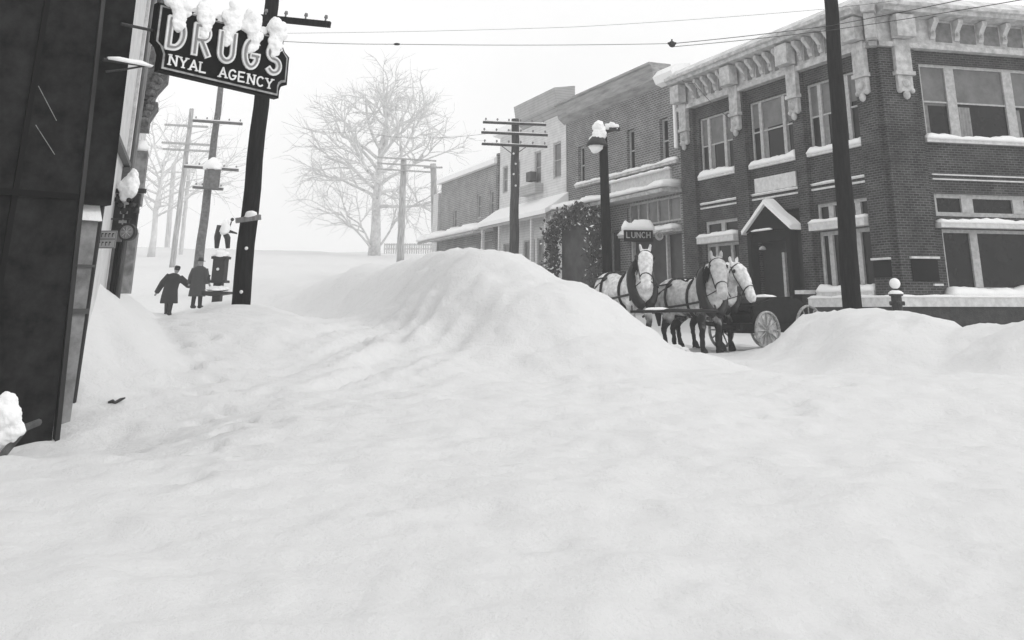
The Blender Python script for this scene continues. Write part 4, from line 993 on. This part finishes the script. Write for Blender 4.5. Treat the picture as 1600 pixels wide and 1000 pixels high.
def horse(x, y, zg, yaw, scale, cm, label, stride=0, headturn=0, headdip=0, harness=True, mane=MANE_W):
    t = thing('draft_horse', Matrix.Translation((x, y, zg)) @ Matrix.Rotation(yaw, 4, 'Z') @ Matrix.Scale(scale, 4), label, 'horse', 'team of draft horses')
    bm = bmesh.new()
    tube(bm, [(-1.2, 0, 1.32), (-1.1, 0, 1.3), (-.95, 0, 1.27), (-.7, 0, 1.25), (-.35, 0, 1.19), (0, 0, 1.17), (.3, 0, 1.2), (.52, 0, 1.22), (.68, 0, 1.2), (.78, 0, 1.17)],
         [(.08, .1), (.2, .26), (.30, .35), (.36, .40), (.36, .37), (.37, .38), (.35, .41), (.31, .40), (.25, .32), (.14, .18)], 18)
    hy_ = Matrix.Rotation(headturn, 3, 'Z')
    N = [Vector(p) for p in ((.38, 0, 1.36), (.6, 0, 1.52), (.78, 0, 1.74), (.9, 0, 1.95), (.94, 0, 2.04))]
    N = [N[0], N[1]] + [N[1] + Matrix.Rotation(headturn * .5, 3, 'Z') @ (p - N[1]) for p in N[2:]]
    for p in N[3:]: p.z -= headdip
    tube(bm, N, [(.28, .40), (.23, .34), (.18, .27), (.15, .21), (.11, .14)], 14)
    P0 = N[3] + Vector((0, 0, .03))
    def hd(a, b, c=0): return P0 + hy_ @ Vector((a * 1.15, c * 1.4, b * 1.25))
    tube(bm, [hd(-.08, .1), hd(.03, .07), hd(.14, -.03), hd(.26, -.2), hd(.35, -.36), hd(.41, -.47), hd(.43, -.54)], [(.08, .09), (.155, .15), (.175, .19), (.14, .155), (.11, .12), (.12, .12), (.085, .065)], 14)
    tube(bm, [hd(.02, -.12), hd(.12, -.2), hd(.2, -.26)], [(.07, .09), (.075, .1), (.05, .06)], 10)     # cheek
    for s_ in (-1, 1):
        tube(bm, [hd(-.03, .13, .06 * s_), hd(-.02, .24, .085 * s_), hd(0, .28, .08 * s_)], [.035, .038, .012], 8)
        f = .16 * s_ * stride
        tube(bm, [(.46, .17 * s_, 1.18), (.44, .2 * s_, .95), (.46 + f * .5, .19 * s_, .78), (.5 + f, .18 * s_, .56), (.48 + f * .9, .18 * s_, .5), (.46 + f * .7, .18 * s_, .22), (.5 + f * .8, .18 * s_, .13), (.52 + f * .8, .18 * s_, .06), (.53 + f * .8, .18 * s_, .0)],
             [.17, .15, .105, .078, .07, .052, .072, .085, .095], 12)
        g = -.18 * s_ * stride
        tube(bm, [(-.85, .2 * s_, 1.2), (-.72, .21 * s_, .98), (-.7 + g * .4, .2 * s_, .82), (-.9 + g, .18 * s_, .62), (-.96 + g, .18 * s_, .54), (-.93 + g, .18 * s_, .4), (-.9 + g, .18 * s_, .2), (-.86 + g, .18 * s_, .12), (-.83 + g, .18 * s_, .0)],
             [(.19, .3), (.15, .24), (.12, .17), (.075, .09), (.065, .08), (.052, .055), (.055, .055), (.08, .08), (.095, .095)], 12)
    o = link('body', bm, cm, t, smooth=True); remesh(o, .024, 5)
    tx_ = bpy.data.textures.get('shaggy_coat') or bpy.data.textures.new('shaggy_coat', 'CLOUDS'); tx_.noise_scale = .09; tx_.noise_depth = 4
    dm = o.modifiers.new('shaggy', 'DISPLACE'); dm.texture = tx_; dm.strength = .045; dm.mid_level = .5; dm.texture_coords = 'LOCAL'
    # eyes, nostrils
    bm = bmesh.new()
    for s_ in (-1, 1): ball(bm, hd(.1, .0, .1 * s_), .026); ball(bm, hd(.42, -.47, .045 * s_), .018, .8, .6, 1.3)
    link('eyes', bm, BLACK, o, smooth=True)
    # forelock and mane: strands
    rnd = random.Random(int(x * 100)); bm = bmesh.new()
    for k in range(44):
        f = k / 43; b = N[1].lerp(N[3], f) + Vector((-.14 * (1 - f) - .06, 0, .24 * (1 - f) + .1))
        for s_ in (-1, 1):
            e = b + Vector((rnd.gauss(0, .03), s_ * rnd.uniform(.16, .26), -rnd.uniform(.2, .42)))
            tube(bm, [b, b.lerp(e, .5) + Vector((0, s_ * .05, .03)), e], [.03, .03, .01], 4)
    for k in range(7): tube(bm, [hd(-.02, .13, (k - 3) * .012), hd(.1, .08, (k - 3) * .02), hd(.19, -.06, (k - 3) * .022)], [.018, .018, .005], 4)
    link('mane', bm, mane, o)
    bm = bmesh.new(); tube(bm, [(-1.17, 0, 1.38), (-1.3, 0, 1.25), (-1.32, 0, .95), (-1.28, 0, .6)], [.05, .09, .1, .03], 9); link('tail', bm, mane, o, smooth=True)
    # harness
    h = link('collar', bmesh.new(), HARN, t); me = h.data; bm = bmesh.new()
    ring = []
    for k in range(25):
        a = 2 * math.pi * k / 24; ring.append(Vector((.60 + .10 * math.sin(a) * -1, .30 * math.cos(a), 1.32 + .46 * math.sin(a))))
    tube(bm, ring, .11, 9, cap=False); bm.to_mesh(me); bm.free(); me.polygons.foreach_set('use_smooth', [True] * len(me.polygons))
    bm = bmesh.new()
    for s_ in (-1, 1): tube(bm, [(.58, .33 * s_, .98), (.6, .33 * s_, 1.4), (.54, .12 * s_, 1.92)], .025, 6); 
    for s_ in (-1, 1): ball(bm, (.54, .11 * s_, 1.95), .04)
    link('hames', bm, IRON, h)
    bm = bmesh.new()
    def belt(xc, ry, rz, zc, w_=.04):
        a = [Vector((xc, ry * math.cos(2 * math.pi * k / 28), zc + rz * math.sin(2 * math.pi * k / 28))) for k in range(29)]
        tube(bm, a, [(w_, .014)] * 29, 6, cap=False)
    belt(.2, .385, .425, 1.19); belt(-.55, .385, .41, 1.22)
    for s_ in (-1, 1):
        tube(bm, [(.6, .34 * s_, 1.12), (.1, .41 * s_, 1.05), (-.5, .41 * s_, 1.0), (-1.0, .36 * s_, .95), (-1.45, .34 * s_, .8)], .026, 6)
        tube(bm, [(-.4, .3 * s_, 1.5), (-.85, .33 * s_, 1.3), (-1.18, .2 * s_, 1.1)], .022, 6)
        tube(bm, [(-1.18, .2 * s_, 1.1), (-1.24, 0, 1.1)], .03, 6)
        tube(bm, [(-.45, .3 * s_, 1.52), (-.95, .3 * s_, 1.47), (-1.2, .06 * s_, 1.4)], .018, 5)
    tube(bm, [(.5, 0, 1.8), (.2, 0, 1.62), (-.5, 0, 1.64), (-1.15, 0, 1.5)], .02, 6)
    link('straps', bm, HARN, t)
    bm = bmesh.new()
    def hring(c, rx, ry, tiltv=0):
        tube(bm, [hd(c[0] + rx * math.cos(a) * .72, c[1] + rx * math.cos(a) * .69, ry * math.sin(a)) for a in [2 * math.pi * k / 16 for k in range(17)]], .014, 5, cap=False)
    hring((.33, -.33), .11, .09); hring((.03, .03), .16, .125)
    for s_ in (-1, 1): tube(bm, [hd(.03, .08, .12 * s_), hd(.12, -.1, .125 * s_), hd(.3, -.36, .09 * s_)], .013, 5); box_c = hd(.13, .0, .13 * s_); ball(bm, box_c, .05, 1, .3, 1, 1)
    for s_ in (-1, 1): tube(bm, [hd(.33, -.4, .08 * s_), hd(-.05, -.5, .2 * s_), Vector((.5, .3 * s_, 1.6))], .012, 5)
    link('bridle', bm, HARN, t)
    return t
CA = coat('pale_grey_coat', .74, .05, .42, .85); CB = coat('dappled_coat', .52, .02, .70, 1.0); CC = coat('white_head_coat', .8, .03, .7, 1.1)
def gz(x, y): return hz(x, y)
YA = 23.4; a = at(984, 500, YA)
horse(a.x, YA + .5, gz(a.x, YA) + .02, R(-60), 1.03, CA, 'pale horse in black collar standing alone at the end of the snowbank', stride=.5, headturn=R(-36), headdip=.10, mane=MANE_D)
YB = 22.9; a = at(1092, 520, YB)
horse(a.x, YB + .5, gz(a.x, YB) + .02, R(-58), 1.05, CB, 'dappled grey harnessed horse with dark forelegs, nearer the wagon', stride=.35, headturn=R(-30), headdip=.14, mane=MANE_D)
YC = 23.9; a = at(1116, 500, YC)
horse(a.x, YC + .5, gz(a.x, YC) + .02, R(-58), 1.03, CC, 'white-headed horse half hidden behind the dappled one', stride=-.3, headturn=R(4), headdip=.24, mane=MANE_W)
# drawbar joining the team
pa_, pb_ = at(985, 487, 22.6), at(1122, 486, 22.2)
db = thing('drawbar', pa_, 'dark horizontal drawbar joining the horses in front of their legs', 'drawbar')
bm = bmesh.new(); tube(bm, [Vector((0, 0, 0)), (pb_ - pa_) * .5 + Vector((0, 0, .02)), pb_ - pa_], [.03, .045, .03], 8); link('bar', bm, HARN, db, smooth=True)
link('bar_snow', lump((pb_ - pa_) * .32 + Vector((0, 0, .04)), .1, 3, .6, .5, seed=41), SNOWC, db, smooth=True)
bm = bmesh.new()
for f in (.02, .98): tube(bm, [(pb_ - pa_) * f, (pb_ - pa_) * f + Vector((.02, .3, .12))], .02, 6)
link('hooks', bm, IRON, db)

# ================================================================== WAGON
q = at(1195, 500, 24.6); zg = gz(q.x, 24.6)
MWg = Matrix.Translation((q.x, 24.6, zg)) @ Matrix.Rotation(R(38), 4, 'Z')
wg = thing('wagon', MWg, 'low dark wagon with a snow-caked spoked wheel behind the horses', 'wagon')
WM = mat('dark_wagon_boards', .012, rough=.9, var=.5, vscale=6)
bm = bmesh.new(); prism(bm, [(-1.0, .62), (1.0, .62), (1.12, .9), (.9, 1.1), (.5, 1.22), (-.4, 1.2), (-1.05, 1.05), (-1.15, .85)], -.55, .55)
bmesh.ops.bevel(bm, geom=bm.edges[:], offset=.06, segments=2, affect='EDGES'); link('covered_load', bm, WM, wg, smooth=False)
link('side_boards', B((-1.1, 1.1, -.60, -.552, .6, .95), (-1.1, 1.1, .552, .60, .6, .95)), WM, wg)
link('chassis', B((-1.2, 1.2, -.35, -.25, .45, .6), (-1.2, 1.2, .25, .35, .45, .6), (-.8, -.7, -.62, .62, .38, .449), (.7, .8, -.62, .62, .38, .449)), IRON, wg)
def wheel(par, x, yv, r, m):
    o = None; bm = bmesh.new()
    def c(rr, k, n, y=0): a = 2 * math.pi * k / n; return Vector((x + rr * math.cos(a), yv + y, r + rr * math.sin(a)))
    tube(bm, [c(r - .04, k, 32) for k in range(33)], [(.045, .03)] * 33, 6, cap=False); o = link('wheel', bm, m, par, smooth=True)
    bm = bmesh.new()
    for k in range(12): tube(bm, [c(.06, k, 12), c(r - .06, k, 12)], [.022, .016], 6)
    link('spokes', bm, m, o)
    bm = bmesh.new(); tube(bm, [(x, yv - .1, r), (x, yv + .1, r)], .085, 12); link('hub', bm, m, o)
    return o
WHL = mat('snow_caked_wheel', .35, var=.5, vscale=12, bump=.5)
for x_, y_, r_ in ((.78, -.72, .52), (-.78, -.72, .45), (.78, .72, .52), (-.78, .72, .45)): 
    wo = wheel(wg, x_, y_, r_, WHL)
    if x_ < 0 and y_ < 0:
        bm = bmesh.new(); tube(bm, [(x_, y_ + .03, r_), (x_, y_ + .05, r_)], r_ - .07, 28)
        bmesh.ops.subdivide_edges(bm, edges=bm.edges[:], cuts=3)
        link('caked_snow', bm, mat('dirty_snow', .55, var=.35, vscale=7, bump=.8), wo)
link('load_snow', lump((.1, 0, 1.15), .25, 1.6, 1.1, .5, seed=52), SNOWC, wg, smooth=True)
bm = bmesh.new(); tube(bm, [(-1.1, 0, .5), (-2.1, 0, .62)], .05, 8); link('shaft', bm, WM, wg)
# clods of snow thrown up by the traffic
rnd = random.Random(4)
for k, (px, py, Yd, r_, lb) in enumerate(((1018, 500, 22.3, .2, "chunk of snow by the pale horse's forefeet"), (1055, 512, 21.8, .22, "large snow chunk left of the dappled horse's legs"),
        (922, 450, 30, .35, 'heap of snow at the foot of the evergreen arch'))):
    q = at(px, py, Yd); z = hz(q.x, Yd)
    tag(link('snow_clod', lump((0, 0, 0), r_, 1.2, 1, .8, seed=k + 60, amp=.5, sub=4), SNOW, None, Matrix.Translation((q.x, Yd, z - .02)), smooth=True), lb, 'snow chunk')

# ================================================================== PEOPLE
def person(px, py, Y, label, yaw, lean=0, arms=((.25, -.5), (-.25, -.5)), cl=CLOTH, hat=True, foot=(0.1, -.1), sc_=1.0):
    q = at(px, py, Y); zg = q.z - .1
    t = thing('person', Matrix.Translation((q.x, Y, zg)) @ Matrix.Rotation(yaw, 4, 'Z') @ Matrix.Scale(sc_, 4), label, 'person', 'people walking up the sidewalk')
    # local: +Y is forward (walking away), X to the right
    L = Matrix.Rotation(lean, 3, 'Y')
    def P(x, y, z): return (L @ Vector((x, y, z - .9))) + Vector((0, 0, .9)) if z > .9 else Vector((x, y, z))
    bm = bmesh.new()
    tube(bm, [P(0, 0, .86), P(0, 0, 1.0), P(0, .01, 1.15), P(0, .02, 1.32), P(0, .01, 1.44), P(0, 0, 1.5)], [(.11, .15), (.12, .17), (.12, .165), (.13, .2), (.11, .19), (.06, .08)], 14)
    tube(bm, [P(0, 0, 1.45), P(0, .01, 1.56)], .055, 10)
    tube(bm, [P(0, .03, 1.53), P(0, .025, 1.59), P(0, .015, 1.66), P(0, .0, 1.74), P(0, -.01, 1.78)], [.05, .078, .092, .085, .03], 12)
    ball(bm, P(0, .115, 1.64), .018); 
    for s_ in (-1, 1):
        ball(bm, P(s_ * .088, 0, 1.645), .025, .5, 1, 1.3, 1)
        tube(bm, [(s_ * .09, 0, .95), (s_ * .1, foot[0 if s_ < 0 else 1] * .5 + .02, .5), (s_ * .1, foot[0 if s_ < 0 else 1], .1)], [.095, .06, .045], 10)
        tube(bm, [(s_ * .1, foot[0 if s_ < 0 else 1] - .04, .05), (s_ * .1, foot[0 if s_ < 0 else 1] + .18, .035)], [.055, .045], 8)
    hands = []
    for s_, (ax, az) in zip((-1, 1), arms):
        sh = P(s_ * .19, 0, 1.41); el = sh + Vector((ax * .55, .03, -.27)); hn = el + Vector((ax * .5, .12, az * .5 + .02))
        tube(bm, [sh, el, hn], [.055, .045, .033], 9); tube(bm, [hn, hn + (hn - el).normalized() * .09], [(.02, .042), (.018, .038)], 8)
        dv = (hn - el).normalized(); pal = hn + dv * .08; sd_ = dv.cross(Vector((0, 1, 0))).normalized()
        for k in range(4): tube(bm, [pal + sd_ * (k - 1.5) * .02, pal + sd_ * (k - 1.5) * .022 + dv * (.07 - .008 * abs(k - 1))+ Vector((0, .015, 0))], [.011, .008], 6)
        tube(bm, [hn + dv * .03 + sd_ * .03, hn + dv * .07 + sd_ * .065], [.012, .009], 6)
        hands.append((sh, el, hn))
    o = link('body', bm, SKIN, t, smooth=True); remesh(o, .011, 3)
    bm = bmesh.new()
    tube(bm, [P(0, 0, .42), P(0, 0, .7), P(0, 0, .95), P(0, .01, 1.15), P(0, .01, 1.34), P(0, 0, 1.46), P(0, 0, 1.53)], [(.25, .33), (.23, .30), (.2, .265), (.19, .25), (.19, .275), (.15, .23), (.085, .1)], 18)
    for sh, el, hn in hands: tube(bm, [sh, el, hn], [.13, .12, .095], 10)
    c = link('overcoat', bm, cl, t, smooth=True); remesh(c, .018, 4)
    bm = bmesh.new()
    for s_ in (-1, 1):
        f = foot[0 if s_ < 0 else 1]
        tube(bm, [(s_ * .09, 0, .7), (s_ * .1, f * .5 + .02, .45), (s_ * .1, f, .08)], [.11, .085, .07], 10); tube(bm, [(s_ * .1, f - .06, .06), (s_ * .1, f + .2, .045)], [.07, .055], 8)
    link('trousers_and_boots', bm, CLOTH, t, smooth=True)
    bm = bmesh.new()
    if hat == 'brim': tube(bm, [P(0, 0, 1.70), P(0, 0, 1.715)], .17, 18); tube(bm, [P(0, 0, 1.716), P(0, 0, 1.82), P(0, 0, 1.84)], [.105, .095, .06], 16)
    else: tube(bm, [P(0, 0, 1.66), P(0, -.005, 1.72), P(0, 0, 1.79), P(0, 0, 1.82)], [.1, .11, .105, .06], 16); tube(bm, [P(0, .06, 1.70), P(0, .16, 1.68)], [(.07, .012), (.05, .008)], 10)
    link('hat', bm, cl, t, smooth=True)
    return t
person(262, 488, 38, 'person in a black coat leaning with one arm swung out, walking through the snow', R(8), lean=R(12), arms=((-.42, -.75), (.62, -.15)), hat='cap', foot=(.22, -.2), sc_=1.0)
person(306, 477, 37, 'person in a dark grey long overcoat with arms hanging, walking beside the black-coated one', R(-5), lean=R(1), arms=((-.22, -.5), (.14, -.5)), cl=CLOTH2, hat='brim', foot=(-.05, .12), sc_=.98)

# ================================================================== blowing snow haze
bm = bmesh.new(); box(bm, -420, 420, -30, 600, -14, 34)
m = bpy.data.materials.new('blowing_snow_air'); m.use_nodes = True; n = m.node_tree; n.nodes.clear()
oo = n.nodes.new('ShaderNodeOutputMaterial'); pv = n.nodes.new('ShaderNodeVolumePrincipled')
pv.inputs['Color'].default_value = (.98, .98, .98, 1); pv.inputs['Density'].default_value = HAZE; pv.inputs['Anisotropy'].default_value = .1
n.links.new(pv.outputs[0], oo.inputs['Volume'])
hzb = link('haze', bm, m); hzb['kind'] = 'stuff'
